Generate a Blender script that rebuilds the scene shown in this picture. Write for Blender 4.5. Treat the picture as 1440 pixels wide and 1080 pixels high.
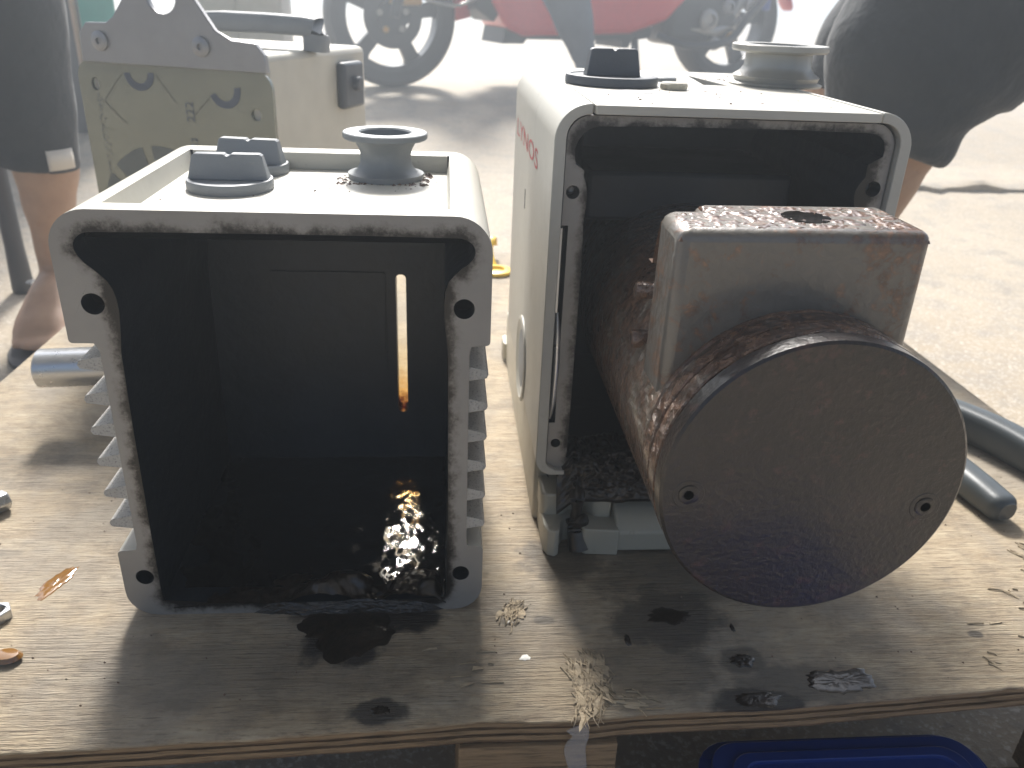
import bpy, bmesh, math, random
from math import sin, cos, pi, radians, hypot, tan, atan2
from mathutils import Vector, Matrix, noise as mnoise
from mathutils.geometry import tessellate_polygon

# ------------------------------------------------------------------ units
# everything is laid out in units of the lens height above the board; S turns them into metres
S = 0.352
scene = bpy.context.scene
for o in list(bpy.data.objects): bpy.data.objects.remove(o)
col = scene.collection
rnd = random.Random(7)

# ------------------------------------------------------------------ camera
F, TH, PS, RO = 1150.0, radians(25.2), radians(5.2), radians(2.4)
cam = bpy.data.cameras.new('camera'); camo = bpy.data.objects.new('camera', cam); col.objects.link(camo)
fw = Vector((sin(PS)*cos(TH), cos(PS)*cos(TH), -sin(TH)))
rt = Vector((cos(PS), -sin(PS), 0)); upv = rt.cross(fw)
R_ = rt*cos(RO) + upv*sin(RO); U_ = -rt*sin(RO) + upv*cos(RO)
m = Matrix((R_, U_, -fw)).transposed().to_4x4(); m.translation = Vector((0, 0, S))
camo.matrix_world = m
cam.sensor_width = 36.0; cam.lens = F/1440*36.0
cam.clip_start = 0.01; cam.clip_end = 1500
cam.dof.use_dof = True; cam.dof.focus_distance = 1.22*S; cam.dof.aperture_fstop = 14.0
scene.camera = camo

# ------------------------------------------------------------------ sky, sun, exposure
SUN_EL, SUN_AZ = radians(45), radians(-5)       # azimuth from +Y towards +X
w = bpy.data.worlds.new('World'); scene.world = w; w.use_nodes = True
nt = w.node_tree; nt.nodes.clear()
sky = nt.nodes.new('ShaderNodeTexSky'); sky.sky_type = 'NISHITA'; sky.sun_disc = False
sky.sun_elevation = SUN_EL; sky.sun_rotation = SUN_AZ
sky.dust_density = 3.0; sky.air_density = 1.0; sky.ozone_density = 1.0
bg = nt.nodes.new('ShaderNodeBackground'); bg.inputs['Strength'].default_value = 0.08
wo = nt.nodes.new('ShaderNodeOutputWorld')
nt.links.new(sky.outputs[0], bg.inputs[0]); nt.links.new(bg.outputs[0], wo.inputs[0])
sd = bpy.data.lights.new('sun', 'SUN'); sd.energy = 4.6; sd.angle = radians(12); sd.color = (1.0, 0.965, 0.915)
so = bpy.data.objects.new('sun', sd); col.objects.link(so)
sdir = Vector((sin(SUN_AZ)*cos(SUN_EL), cos(SUN_AZ)*cos(SUN_EL), sin(SUN_EL)))
so.rotation_euler = sdir.to_track_quat('Z', 'Y').to_euler()
so.location = sdir*20
vs = scene.view_settings
vs.view_transform = 'Standard'; vs.look = 'None'; vs.gamma = 1.0; vs.use_curve_mapping = False
vs.exposure = 1.35

# ------------------------------------------------------------------ node helper
class N:
    def __init__(self, name):
        self.m = bpy.data.materials.new(name); self.m.use_nodes = True
        self.t = self.m.node_tree; self.t.nodes.clear()
        self.out = self.t.nodes.new('ShaderNodeOutputMaterial')
        self.b = self.t.nodes.new('ShaderNodeBsdfPrincipled')
        self.t.links.new(self.b.outputs[0], self.out.inputs[0])
        self.tc = self.t.nodes.new('ShaderNodeTexCoord')
        self.co = self.tc.outputs['Object']
    def link(self, v, sock):
        if hasattr(v, 'is_linked') or isinstance(v, bpy.types.NodeSocket): self.t.links.new(v, sock)
        elif isinstance(v, (tuple, list)) and len(v) == 3 and sock.type == 'RGBA': sock.default_value = (*v, 1)
        else: sock.default_value = v
    def set(self, **k):
        for n, v in k.items(): self.link(v, self.b.inputs[n.replace('_', ' ')])
        return self
    def math(self, op, a, b=0.0, c=None, clamp=False):
        n = self.t.nodes.new('ShaderNodeMath'); n.operation = op; n.use_clamp = clamp
        self.link(a, n.inputs[0]); self.link(b, n.inputs[1])
        if c is not None: self.link(c, n.inputs[2])
        return n.outputs[0]
    def sep(self, v=None):
        n = self.t.nodes.new('ShaderNodeSeparateXYZ'); self.link(v or self.co, n.inputs[0]); return n.outputs
    def map(self, scale=(1, 1, 1), loc=(0, 0, 0), rot=(0, 0, 0), v=None):
        n = self.t.nodes.new('ShaderNodeMapping'); self.link(v or self.co, n.inputs[0])
        n.inputs['Scale'].default_value = scale; n.inputs['Location'].default_value = loc; n.inputs['Rotation'].default_value = rot
        return n.outputs[0]
    def noise(self, scale=10, detail=4, rough=.55, v=None, dist=0.0):
        n = self.t.nodes.new('ShaderNodeTexNoise'); self.link(v or self.co, n.inputs['Vector'])
        n.inputs['Scale'].default_value = scale; n.inputs['Detail'].default_value = detail
        n.inputs['Roughness'].default_value = rough; n.inputs['Distortion'].default_value = dist
        return n.outputs['Fac']
    def voro(self, scale=10, v=None, feature='F1'):
        n = self.t.nodes.new('ShaderNodeTexVoronoi'); n.feature = feature; self.link(v or self.co, n.inputs['Vector'])
        n.inputs['Scale'].default_value = scale; return n.outputs['Distance']
    def ramp(self, f, stops):
        n = self.t.nodes.new('ShaderNodeValToRGB'); self.link(f, n.inputs[0])
        while len(n.color_ramp.elements) < len(stops): n.color_ramp.elements.new(.5)
        for e, (p, c) in zip(n.color_ramp.elements, stops):
            e.position = p; e.color = (*c, 1) if isinstance(c, (tuple, list)) else (c, c, c, 1)
        return n.outputs[0]
    def step(self, v, a, b):
        n = self.t.nodes.new('ShaderNodeMapRange'); n.interpolation_type = 'SMOOTHSTEP'
        self.link(v, n.inputs[0]); n.inputs[1].default_value = a; n.inputs[2].default_value = b
        n.inputs[3].default_value = 0; n.inputs[4].default_value = 1
        return n.outputs[0]
    def mix(self, f, a, b):
        n = self.t.nodes.new('ShaderNodeMix'); n.data_type = 'RGBA'
        self.link(f, n.inputs[0]); self.link(a, n.inputs[6]); self.link(b, n.inputs[7]); return n.outputs[2]
    def mixf(self, f, a, b):
        n = self.t.nodes.new('ShaderNodeMix'); n.data_type = 'FLOAT'
        self.link(f, n.inputs[0]); self.link(a, n.inputs[2]); self.link(b, n.inputs[3]); return n.outputs[0]
    def bump(self, h, strength=.3, dist=.001, prev=None):
        n = self.t.nodes.new('ShaderNodeBump'); self.link(h, n.inputs['Height'])
        n.inputs['Strength'].default_value = strength; n.inputs['Distance'].default_value = dist
        if prev: self.t.links.new(prev, n.inputs['Normal'])
        self.t.links.new(n.outputs[0], self.b.inputs['Normal']); return n.outputs[0]
    def box_sdf(self, cx, cz, hx, hz, rad):       # rounded box distance in the object's XZ plane (metres)
        s = self.sep()
        dx = self.math('SUBTRACT', self.math('ABSOLUTE', self.math('SUBTRACT', s[0], cx)), hx-rad)
        dz = self.math('SUBTRACT', self.math('ABSOLUTE', self.math('SUBTRACT', s[2], cz)), hz-rad)
        ax = self.math('MAXIMUM', dx, 0.0); az = self.math('MAXIMUM', dz, 0.0)
        l = self.math('SQRT', self.math('ADD', self.math('MULTIPLY', ax, ax), self.math('MULTIPLY', az, az)))
        ins = self.math('MINIMUM', self.math('MAXIMUM', dx, dz), 0.0)
        return self.math('SUBTRACT', self.math('ADD', l, ins), rad)

def simple(name, c, rough=.5, metal=0.0, var=.12, vscale=40, bump=.15, bscale=300, bdist=.0005, **kw):
    n = N(name)
    f = n.noise(vscale, 5)
    n.set(Base_Color=n.mix(f, tuple(x*(1-var) for x in c), tuple(min(1, x*(1+var)) for x in c)), Metallic=metal)
    n.set(Roughness=n.mixf(n.noise(vscale*2.3, 4), max(0.02, rough-.1), min(1, rough+.1)))
    if bump: n.bump(n.noise(bscale, 3), bump, bdist)
    if kw: n.set(**kw)
    return n.m

# ------------------------------------------------------------------ mesh helpers (layout units in, metres out)
class B:
    def __init__(self): self.v = []; self.f = []; self.mi = []
    def add(self, verts, faces, mi=0):
        o = len(self.v); self.v += [tuple(p) for p in verts]
        for k, f in enumerate(faces):
            self.f.append([o+i for i in f]); self.mi.append(mi[k] if isinstance(mi, list) else mi)
        return self
    def box(self, x0, x1, y0, y1, z0, z1, mi=0):
        v = [(x, y, z) for z in (z0, z1) for y in (y0, y1) for x in (x0, x1)]
        return self.add(v, [(0, 2, 3, 1), (4, 5, 7, 6), (0, 1, 5, 4), (2, 6, 7, 3), (0, 4, 6, 2), (1, 3, 7, 5)], mi)
    def plate(self, outer, holes, axis, a, b, mi=(0, 0, 0, 0), caps=(True, True)):
        # mi: cap a, cap b, outside wall, hole walls
        def area(p): return sum(p[i][0]*p[(i+1) % len(p)][1]-p[(i+1) % len(p)][0]*p[i][1] for i in range(len(p)))
        outer = outer if area(outer) > 0 else outer[::-1]
        holes = [h if area(h) < 0 else h[::-1] for h in holes]
        loops = [outer]+holes
        flat = [p for l in loops for p in l]; n = len(flat)
        def P(p, d): return {'x': (d, p[0], p[1]), 'y': (p[0], d, p[1]), 'z': (p[0], p[1], d)}[axis]
        verts = [P(p, a) for p in flat]+[P(p, b) for p in flat]
        tris = tessellate_polygon([[Vector((p[0], p[1], 0)) for p in l] for l in loops])
        faces = []; mm = []
        for t in tris:
            if caps[0]: faces.append(tuple(t)); mm.append(mi[0])
            if caps[1]: faces.append(tuple(i+n for i in t)); mm.append(mi[1])
        o = 0
        for k, l in enumerate(loops):
            for i in range(len(l)):
                j = (i+1) % len(l)
                faces.append((o+i, o+j, o+j+n, o+i+n)); mm.append(mi[2] if k == 0 else mi[3])
            o += len(l)
        return self.add(verts, faces, mm)
    def lathe(self, prof, c, axis='z', n=48, mi=0, close=False):
        verts = []
        for (r, h) in prof:
            for k in range(n):
                t = 2*pi*k/n; a, b = r*cos(t), r*sin(t)
                p = {'z': (a, b, h), 'y': (a, h, b), 'x': (h, a, b)}[axis]
                verts.append((p[0]+c[0], p[1]+c[1], p[2]+c[2]))
        faces = []
        m_ = len(prof)
        for i in range(m_ if close else m_-1):
            i2 = (i+1) % m_
            for k in range(n):
                k2 = (k+1) % n; faces.append((i*n+k, i*n+k2, i2*n+k2, i2*n+k))
        if not close:
            if prof[0][0] > 1e-6: faces.append(tuple(range(n)))
            if prof[-1][0] > 1e-6: faces.append(tuple((m_-1)*n+k for k in range(n)))
        return self.add(verts, faces, mi)
    def tube(self, pts, rad, n=16, mi=0, smooth=0, sq=None, up=None):
        # rad: list of r or (rx, ry); Catmull-Rom refinement
        pts = [Vector(p) for p in pts]; rad = [r if isinstance(r, tuple) else (r, r) for r in rad]
        if smooth:
            P, Q = [], []
            for i in range(len(pts)-1):
                p0, p1, p2, p3 = pts[max(i-1, 0)], pts[i], pts[i+1], pts[min(i+2, len(pts)-1)]
                for s in range(smooth):
                    t = s/smooth
                    P.append(.5*((2*p1)+(p2-p0)*t+(2*p0-5*p1+4*p2-p3)*t*t+(3*p1-p0-3*p2+p3)*t**3))
                    tt = t*t*(3-2*t)
                    Q.append(tuple(rad[i][k]*(1-tt)+rad[i+1][k]*tt for k in (0, 1)))
            P.append(pts[-1]); Q.append(rad[-1]); pts, rad = P, Q
        verts = []; ref = Vector(up) if up else Vector((0, 0, 1))
        for i, p in enumerate(pts):
            d = (pts[min(i+1, len(pts)-1)]-pts[max(i-1, 0)]).normalized()
            rr = ref if abs(d.dot(ref)) < .95 else Vector((0, 1, 0)) if not up else ref
            a = d.cross(rr).normalized(); b = a.cross(d).normalized()
            for k in range(n):
                t = 2*pi*k/n; ca, sa = cos(t), sin(t)
                if sq:
                    ca = math.copysign(abs(ca)**sq, ca); sa = math.copysign(abs(sa)**sq, sa)
                verts.append(p+a*ca*rad[i][0]+b*sa*rad[i][1])
        faces = [(i*n+k, i*n+(k+1) % n, (i+1)*n+(k+1) % n, (i+1)*n+k) for i in range(len(pts)-1) for k in range(n)]
        faces += [tuple(range(n)), tuple((len(pts)-1)*n+k for k in range(n))]
        return self.add(verts, faces, mi)
    def xform(self, fn): self.v = [tuple(fn(*p)) for p in self.v]; return self

def rrect(x0, x1, y0, y1, r, n=5):
    r4 = r if isinstance(r, (tuple, list)) else (r,)*4     # bl, br, tr, tl
    out = []
    for (cx, cy, a0, rr) in ((x0+r4[0], y0+r4[0], pi, r4[0]), (x1-r4[1], y0+r4[1], 1.5*pi, r4[1]), (x1-r4[2], y1-r4[2], 0, r4[2]), (x0+r4[3], y1-r4[3], .5*pi, r4[3])):
        if rr < 1e-6: out.append((cx, cy)); continue
        for k in range(n+1):
            t = a0+pi/2*k/n; out.append((cx+rr*cos(t), cy+rr*sin(t)))
    return out
def circ(cx, cy, r, n=24, ry=None): return [(cx+r*cos(2*pi*k/n), cy+(ry or r)*sin(2*pi*k/n)) for k in range(n)]
def chaikin(p, it=2, closed=True):
    for _ in range(it):
        q = []
        for i in range(len(p)):
            a, b = p[i], p[(i+1) % len(p)]
            q += [(a[0]*.75+b[0]*.25, a[1]*.75+b[1]*.25), (a[0]*.25+b[0]*.75, a[1]*.25+b[1]*.75)]
        p = q
    return p

def blob(x, y, rx, ry, h, z=0, seed=0, n=48, rings=8):
    """low puddle with an uneven rim, resting on z"""
    b = B(); b.v.append((x, y, z+h))
    for k in range(1, rings+1):
        s = k/rings
        for q in range(n):
            a = 2*pi*q/n; w_ = 1+.38*mnoise.noise((cos(a)*1.4+seed*3.1, sin(a)*1.4, seed))+.22*mnoise.noise((cos(a)*4+seed, sin(a)*4, 2))+.10*mnoise.noise((cos(a)*11+seed, sin(a)*11, 4))
            b.v.append((x+rx*s*w_*cos(a), y+ry*s*w_*sin(a), z+h*max(0, 1-s**3)**.8*(.55+.45*s)*(1+.5*mnoise.noise((q*.9, k*.8, seed)))-(.0006 if k == rings else 0)))
    for q in range(n): b.f.append([0, 1+q, 1+(q+1) % n]); b.mi.append(0)
    for k in range(rings-1):
        for q in range(n):
            a = 1+k*n; b.f.append([a+q, a+n+q, a+n+(q+1) % n, a+(q+1) % n]); b.mi.append(0)
    return b

LOC = {}
def tag(o, label=None, cat=None, group=None, kind=None):
    if label: o['label'] = label
    if cat: o['category'] = cat
    if group: o['group'] = group
    if kind: o['kind'] = kind
    return o
def thing(name, label, cat, loc=(0, 0, 0), rz=0, group=None, rot=None):
    o = bpy.data.objects.new(name, None); col.objects.link(o); o.empty_display_size = .02
    o.location = Vector(loc)*S; o.rotation_euler = rot or (0, 0, rz); LOC[o.name] = Vector(loc)
    return tag(o, label, cat, group)
def obj(name, b, mats, parent=None, world=True, bevel=0, seg=2, angle=40, sharp=35, subsurf=0, loc=None, label=None, kind=None, jit=0, flat=False):
    """one mesh object; b in layout units (world frame when the parent is not turned and world is True)"""
    off = Vector((0, 0, 0))
    root = parent
    while root is not None and root.parent is not None: root = root.parent
    if root is not None and world and root.name in LOC: off = LOC[root.name]
    if parent is None and loc is not None: off = Vector(loc)
    me = bpy.data.meshes.new(name)
    me.from_pydata([((p[0]-off[0])*S, (p[1]-off[1])*S, (p[2]-off[2])*S) for p in b.v], [], b.f)
    for mt in (mats if isinstance(mats, (list, tuple)) else [mats]): me.materials.append(mt)
    me.polygons.foreach_set('material_index', b.mi)
    bm = bmesh.new(); bm.from_mesh(me); bmesh.ops.remove_doubles(bm, verts=bm.verts, dist=1e-6)
    bmesh.ops.recalc_face_normals(bm, faces=bm.faces); bm.to_mesh(me); bm.free()
    if not flat:
        me.polygons.foreach_set('use_smooth', [True]*len(me.polygons)); me.set_sharp_from_angle(angle=radians(sharp))
    o = bpy.data.objects.new(name, me); col.objects.link(o)
    if parent is not None: o.parent = parent
    elif loc is not None: o.location = Vector(loc)*S
    if bevel:
        md = o.modifiers.new('bevel', 'BEVEL'); md.width = bevel*S; md.segments = seg; md.limit_method = 'ANGLE'; md.angle_limit = radians(angle)
        md.harden_normals = False
    if subsurf:
        md = o.modifiers.new('sub', 'SUBSURF'); md.levels = subsurf; md.render_levels = subsurf
    if label: o['label'] = label
    if kind: o['kind'] = kind
    return o

def text_b(body, size):
    cu = bpy.data.curves.new('t', 'FONT'); cu.body = body; cu.size = size; cu.extrude = 0; cu.resolution_u = 3
    to = bpy.data.objects.new('t', cu); col.objects.link(to)
    bpy.context.view_layer.update()
    me = to.evaluated_get(bpy.context.evaluated_depsgraph_get()).to_mesh()
    b = B().add([tuple(v.co) for v in me.vertices], [tuple(p.vertices) for p in me.polygons])
    bpy.data.objects.remove(to); bpy.data.curves.remove(cu)
    return b

# ------------------------------------------------------------------ materials
def mat_ground():
    n = N('concrete')
    a = n.noise(1.2, 6, .6); b_ = n.noise(14, 6, .7); c = n.noise(180, 3, .6)
    base = n.ramp(a, [(.3, (.31, .255, .185)), (.55, (.385, .325, .245)), (.75, (.45, .385, .30))])
    base = n.mix(n.step(b_, .42, .7), base, (.27, .24, .20))
    base = n.mix(n.step(c, .5, .7), base, (.50, .455, .39))
    base = n.mix(n.math('MULTIPLY', n.step(n.noise(55, 5, .7), .58, .68), .6), base, (.22, .19, .155))
    n.set(Base_Color=base, Roughness=.82)
    n.bump(n.math('ADD', b_, n.math('MULTIPLY', c, .4)), .5, .004)
    return n.m
def mat_wood():
    n = N('plywood')
    g = n.noise(12, 7, .68, n.map((1.6, 8, 8)), dist=.9)
    g2 = n.noise(60, 6, .7, n.map((1.0, 7, 7)), dist=.5)
    lines = n.noise(30, 4, .6, n.map((.8, 26, 26)), dist=.25)
    big = n.noise(7, 6, .66); fine = n.noise(260, 4, .65, n.map((.35, 1.6, 1.6))); mott = n.noise(38, 6, .7)
    base = n.ramp(g, [(.25, (.25, .185, .115)), (.45, (.355, .28, .185)), (.60, (.41, .335, .23)), (.8, (.48, .41, .30))])
    base = n.mix(n.math('MULTIPLY', n.step(g2, .50, .66), .38), base, (.19, .14, .09))
    base = n.mix(n.math('MULTIPLY', n.step(big, .42, .62), .70), base, (.235, .21, .175))
    base = n.mix(n.math('MULTIPLY', n.step(mott, .48, .66), .50), base, (.185, .15, .11))
    base = n.mix(n.math('MULTIPLY', n.step(fine, .52, .68), .50), base, (.13, .10, .07))
    base = n.mix(n.math('MULTIPLY', n.step(lines, .62, .70), .75), base, (.075, .052, .035))
    s = n.sep()
    wob = n.noise(45, 4, .6)
    dirt = None
    # oil that soaked into the veneer: x, y, radius x, radius y (layout units)
    for (x, y, rx, ry, k) in ((-.17, 1.10, .085, .085, 1.0), (.40, 1.13, .12, .10, .75), (.60, .965, .14, .05, .55), (.50, .93, .09, .035, .9), (.50, 1.02, .05, .035, .6), (-.10, .935, .05, .03, .9),
                              (-.72, 1.255, .035, .055, .0), (.35, 1.02, .13, .08, .45), (-.25, 1.02, .35, .10, .35), (.235, 1.30, .10, .07, .6), (.45, 1.25, .18, .10, .5), (-.13, 1.15, .14, .05, 1.0), (-.62, 1.58, .26, .05, .30), (-.9, 1.70, .2, .03, .3), (.178, 1.131, .022, .012, .6), (.117, 1.127, .018, .010, .5), (.95, 1.07, .016, .010, .7), (.29, 1.10, .03, .012, .3), (.76, 1.05, .10, .03, .25), (-.85, 1.35, .05, .012, .3)):
        dx = n.math('DIVIDE', n.math('SUBTRACT', s[0], x*S), rx*S); dy = n.math('DIVIDE', n.math('SUBTRACT', s[1], y*S), ry*S)
        d = n.math('SQRT', n.math('ADD', n.math('MULTIPLY', dx, dx), n.math('MULTIPLY', dy, dy)))
        d = n.math('ADD', d, n.math('MULTIPLY', n.math('SUBTRACT', wob, .5), 1.3))
        q = n.math('MULTIPLY', n.math('SUBTRACT', 1.0, n.step(d, .65, 1.1)), k)
        dirt = q if dirt is None else n.math('MAXIMUM', dirt, q)
    grime = n.math('MULTIPLY', n.step(n.noise(5.5, 7, .72, dist=.4), .54, .68), .62)
    base = n.mix(grime, base, (.115, .09, .065))
    base = n.mix(dirt, base, (.018, .014, .011))
    n.set(Base_Color=base, Roughness=n.mixf(dirt, .72, .38))
    n.bump(n.math('ADD', n.math('MULTIPLY', g, 1.0), n.math('ADD', n.math('MULTIPLY', g2, .8), n.math('ADD', n.math('MULTIPLY', fine, .5), n.math('MULTIPLY', lines, -1.0)))), .75, .0016)
    return n.m
def mat_ply(name, c):
    n = N(name)
    g = n.noise(30, 6, .65, n.map((1.2, 9, 14)), dist=.4)
    n.set(Base_Color=n.ramp(g, [(.3, tuple(x*.45 for x in c)), (.5, c), (.75, tuple(x*1.35 for x in c))]), Roughness=.85)
    n.bump(g, .7, .0015); return n.m
def mat_paint(name, c, rough=.42, grime=.3):
    n = N(name)
    f = n.noise(16, 6, .65); g = n.noise(70, 5, .7); sp = n.noise(420, 2, .5)
    base = n.mix(n.math('MULTIPLY', n.step(f, .5, .75), grime), c, (c[0]*.62, c[1]*.58, c[2]*.5))
    base = n.mix(n.math('MULTIPLY', n.step(g, .62, .72), grime*.8), base, (.16, .13, .09))
    n.set(Base_Color=base, Roughness=n.mixf(g, rough-.08, rough+.15))
    n.bump(sp, .12, .0003); return n.m
def mat_cast(name, c, amt=.9):
    n = N(name)
    sp = n.noise(800, 3, .6); v = n.noise(30, 5)
    base = n.mix(v, tuple(x*.8 for x in c), tuple(x*1.1 for x in c))
    base = n.mix(n.step(sp, .54, .64), base, tuple(x*.55 for x in c))
    n.set(Base_Color=base, Roughness=.6); n.bump(sp, amt, .0012); return n.m
def mat_flange(name, boxes, ox, oz, c=(.29, .278, .26)):
    """machined face with an oily smear that creeps out of the opening; boxes in layout units"""
    n = N(name)
    d = None
    for (x0, x1, z0, z1, r) in boxes:
        q = n.box_sdf(((x0+x1)/2-ox)*S, ((z0+z1)/2-oz)*S, (x1-x0)/2*S, (z1-z0)/2*S, r*S)
        d = q if d is None else n.math('MINIMUM', d, q)
    w1 = n.noise(42, 7, .75); w2 = n.noise(380, 4, .7); w3 = n.noise(18, 4, .6)
    dd = n.math('ADD', d, n.math('MULTIPLY', n.math('SUBTRACT', w1, .55), .024))
    dd = n.math('ADD', dd, n.math('MULTIPLY', n.math('SUBTRACT', w2, .5), .0035))
    smear = n.math('SUBTRACT', 1.0, n.step(dd, -.002, .0035))
    halo = n.math('MULTIPLY', n.math('SUBTRACT', 1.0, n.step(dd, .0005, .0065)), .45)
    speck = n.math('MULTIPLY', n.step(n.noise(300, 3, .6), .72, .77), n.math('SUBTRACT', 1.0, n.step(d, .001, .012)))
    base = n.mix(w3, tuple(x*.8 for x in c), tuple(x*1.2 for x in c))
    base = n.mix(halo, base, (.085, .070, .055))
    base = n.mix(n.math('MAXIMUM', smear, speck), base, (.014, .012, .011))
    n.set(Base_Color=base, Roughness=n.mixf(smear, .48, .3), Metallic=.25)
    n.bump(n.math('ADD', w2, n.noise(1200, 2, .5)), .2, .0005); return n.m
def mat_oilblack():
    n = N('oil_black')
    f = n.noise(20, 6, .65); g = n.noise(130, 4, .6); r = n.noise(60, 3)
    n.set(Base_Color=n.ramp(f, [(.35, (.005, .010, .016)), (.7, (.014, .021, .030))]), Roughness=n.mixf(f, .3, .55))
    n.bump(n.math('ADD', g, r), .35, .001); return n.m
def mat_oilpool():
    n = N('oil_pool')
    f = n.noise(60, 5, .6, dist=.8); g = n.noise(230, 3, .55)
    n.set(Base_Color=(.006, .005, .005), Roughness=.04, IOR=1.6, Coat_Weight=1.0, Coat_IOR=1.6, Coat_Roughness=.02)
    n.bump(n.math('ADD', f, n.math('MULTIPLY', g, .15)), .40, .0022); return n.m
def mat_sludge():
    n = N('oil_sludge')
    f = n.noise(160, 5, .7)
    n.set(Base_Color=n.ramp(f, [(.35, (.007, .006, .005)), (.7, (.028, .018, .012))]), Roughness=.30, Coat_Weight=.35, Coat_Roughness=.10)
    n.bump(f, .45, .0016); return n.m
def mat_oilymetal(name, brown=.6, c=(.24, .225, .205), pit=1.0, rough=.34, bscale=1.0, metal=.35):
    n = N(name)
    a = n.noise(28*bscale, 6, .7); b_ = n.noise(150*bscale, 5, .65, dist=.5); v = n.voro(210*bscale)
    film = n.step(n.math('ADD', a, n.math('MULTIPLY', n.math('SUBTRACT', b_, .5), .7)), .62-brown*.4, .82-brown*.4)
    base = n.mix(b_, tuple(x*.75 for x in c), tuple(x*1.15 for x in c))
    br = n.ramp(b_, [(.3, (.028, .013, .008)), (.5, (.10, .050, .029)), (.7, (.25, .145, .090))])
    base = n.mix(film, base, br)
    n.set(Base_Color=base, Metallic=n.mixf(film, metal, .05), Roughness=n.mixf(b_, rough-.1, rough+.14), Coat_Weight=.5, Coat_Roughness=.12)
    n.bump(n.math('ADD', n.math('MULTIPLY', b_, 1.0), n.math('MULTIPLY', v, .6)), .55*pit, .0022*pit); return n.m
def mat_disc():
    n = N('oily_disc')
    a = n.noise(22, 6, .65); b_ = n.noise(260, 4, .65); c = n.noise(70, 5, .7)
    sc = n.noise(55, 6, .75, n.map((1, 1, 3.5)))
    base = n.ramp(a, [(.3, (.005, .004, .004)), (.55, (.013, .009, .008)), (.75, (.026, .017, .014))])
    base = n.mix(n.math('MULTIPLY', n.step(c, .55, .70), .6), base, (.070, .030, .024))
    base = n.mix(n.math('MULTIPLY', n.step(b_, .55, .66), .7), base, (.006, .005, .006))
    base = n.mix(n.math('MULTIPLY', n.step(sc, .60, .70), .5), base, (.060, .042, .034))
    n.set(Base_Color=base, Roughness=n.mixf(n.math('ADD', n.math('MULTIPLY', b_, .5), n.math('MULTIPLY', c, .5)), .16, .50), Coat_Weight=.30, Coat_Roughness=.15)
    n.bump(n.math('ADD', b_, n.math('ADD', n.math('MULTIPLY', c, .8), n.math('MULTIPLY', n.voro(330), .2))), .5, .0013); return n.m
def mat_film():
    n = N('film_steel')
    a = n.noise(9, 4, .6); b_ = n.noise(60, 3)
    n.set(Base_Color=n.ramp(a, [(.3, (.17, .18, .150)), (.7, (.21, .22, .18))]), Roughness=n.mixf(a, .16, .3), Metallic=.55, Coat_Weight=.6, Coat_Roughness=.12)
    n.bump(a, .35, .004); return n.m
def mat_slotglass():
    n = N('amber_glass')
    s = n.sep(); z = n.math('DIVIDE', s[2], S)
    q = n.math('ADD', z, n.math('MULTIPLY', n.math('SUBTRACT', n.noise(160, 4, .7), .5), .12))
    colr = n.ramp(q, [(.155, (.30, .11, .04)), (.185, (.94, .72, .40)), (.24, (.98, .92, .78)), (.34, (1.0, .99, .96))])
    n.t.nodes.remove(n.b)
    tr = n.t.nodes.new('ShaderNodeBsdfTransparent'); gl = n.t.nodes.new('ShaderNodeBsdfGlossy'); mx = n.t.nodes.new('ShaderNodeMixShader')
    gl.inputs['Roughness'].default_value = .15; mx.inputs[0].default_value = .06
    n.t.links.new(colr, tr.inputs[0]); n.t.links.new(tr.outputs[0], mx.inputs[1]); n.t.links.new(gl.outputs[0], mx.inputs[2])
    n.t.links.new(mx.outputs[0], n.out.inputs[0]); return n.m

M = {}
M['ground'] = mat_ground(); M['wood'] = mat_wood()
M['ply_l'] = mat_ply('ply_light', (.24, .165, .095)); M['ply_d'] = mat_ply('ply_dark', (.13, .08, .045))
M['raw'] = mat_ply('raw_wood', (.40, .325, .225))
M['beige'] = mat_paint('beige_paint', (.50, .485, .43)); M['beige2'] = mat_paint('beige_cover', (.47, .455, .405), .4, .22)
M['base'] = mat_paint('base_paint', (.40, .375, .305), .34, .5)
M['cast'] = mat_cast('cast_fin', (.50, .48, .44))
M['puddle'] = simple('oil_puddle', (.014, .009, .007), .22, bump=.35, bscale=160, bdist=.001, Coat_Weight=.25, Coat_Roughness=.06); M['black'] = mat_oilblack(); M['pool'] = mat_oilpool(); M['sludge'] = mat_sludge()
M['knob'] = simple('grey_plastic', (.21, .225, .24), .5, bscale=600, bump=.25)
M['knob_d'] = simple('dark_plastic', (.075, .085, .10), .5, bscale=600, bump=.25)
M['fl_grey'] = simple('grey_casting', (.20, .215, .225), .5, .1, bscale=700, bump=.3)
M['fl_alu'] = simple('aluminium_flange', (.36, .355, .33), .4, .45, bscale=500, bump=.2)
M['steel'] = simple('brushed_steel', (.55, .56, .57), .3, .85, bscale=200, bump=.1)
M['bracket'] = simple('steel_plate', (.30, .30, .305), .42, .6, bscale=300, bump=.1)
M['rust'] = mat_oilymetal('rusty_crust', 1.0, (.2, .15, .1), 1.3)
M['housing'] = mat_oilymetal('oily_housing', .74, (.27, .225, .18), 1.9, .28, .85)
M['band'] = mat_oilymetal('oily_band', .92, (.27, .225, .185), 2.4, .24, .75)
M['block'] = mat_oilymetal('oily_block', .36, (.165, .15, .13), .6, .36, 1.0, .15)
M['crust'] = mat_oilymetal('brown_crust', 1.0, (.2, .15, .1), .35, .30, 1.0, .0); M['bore'] = simple('bore_oil', (.012, .010, .009), .12, bump=0, Coat_Weight=1.0); M['disc'] = mat_disc(); M['film'] = mat_film(); M['slotglass'] = mat_slotglass()
M['print'] = simple('dark_print', (.085, .10, .125), .5, bump=0)
M['printred'] = simple('red_print', (.50, .07, .08), .5, bump=0)
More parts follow.
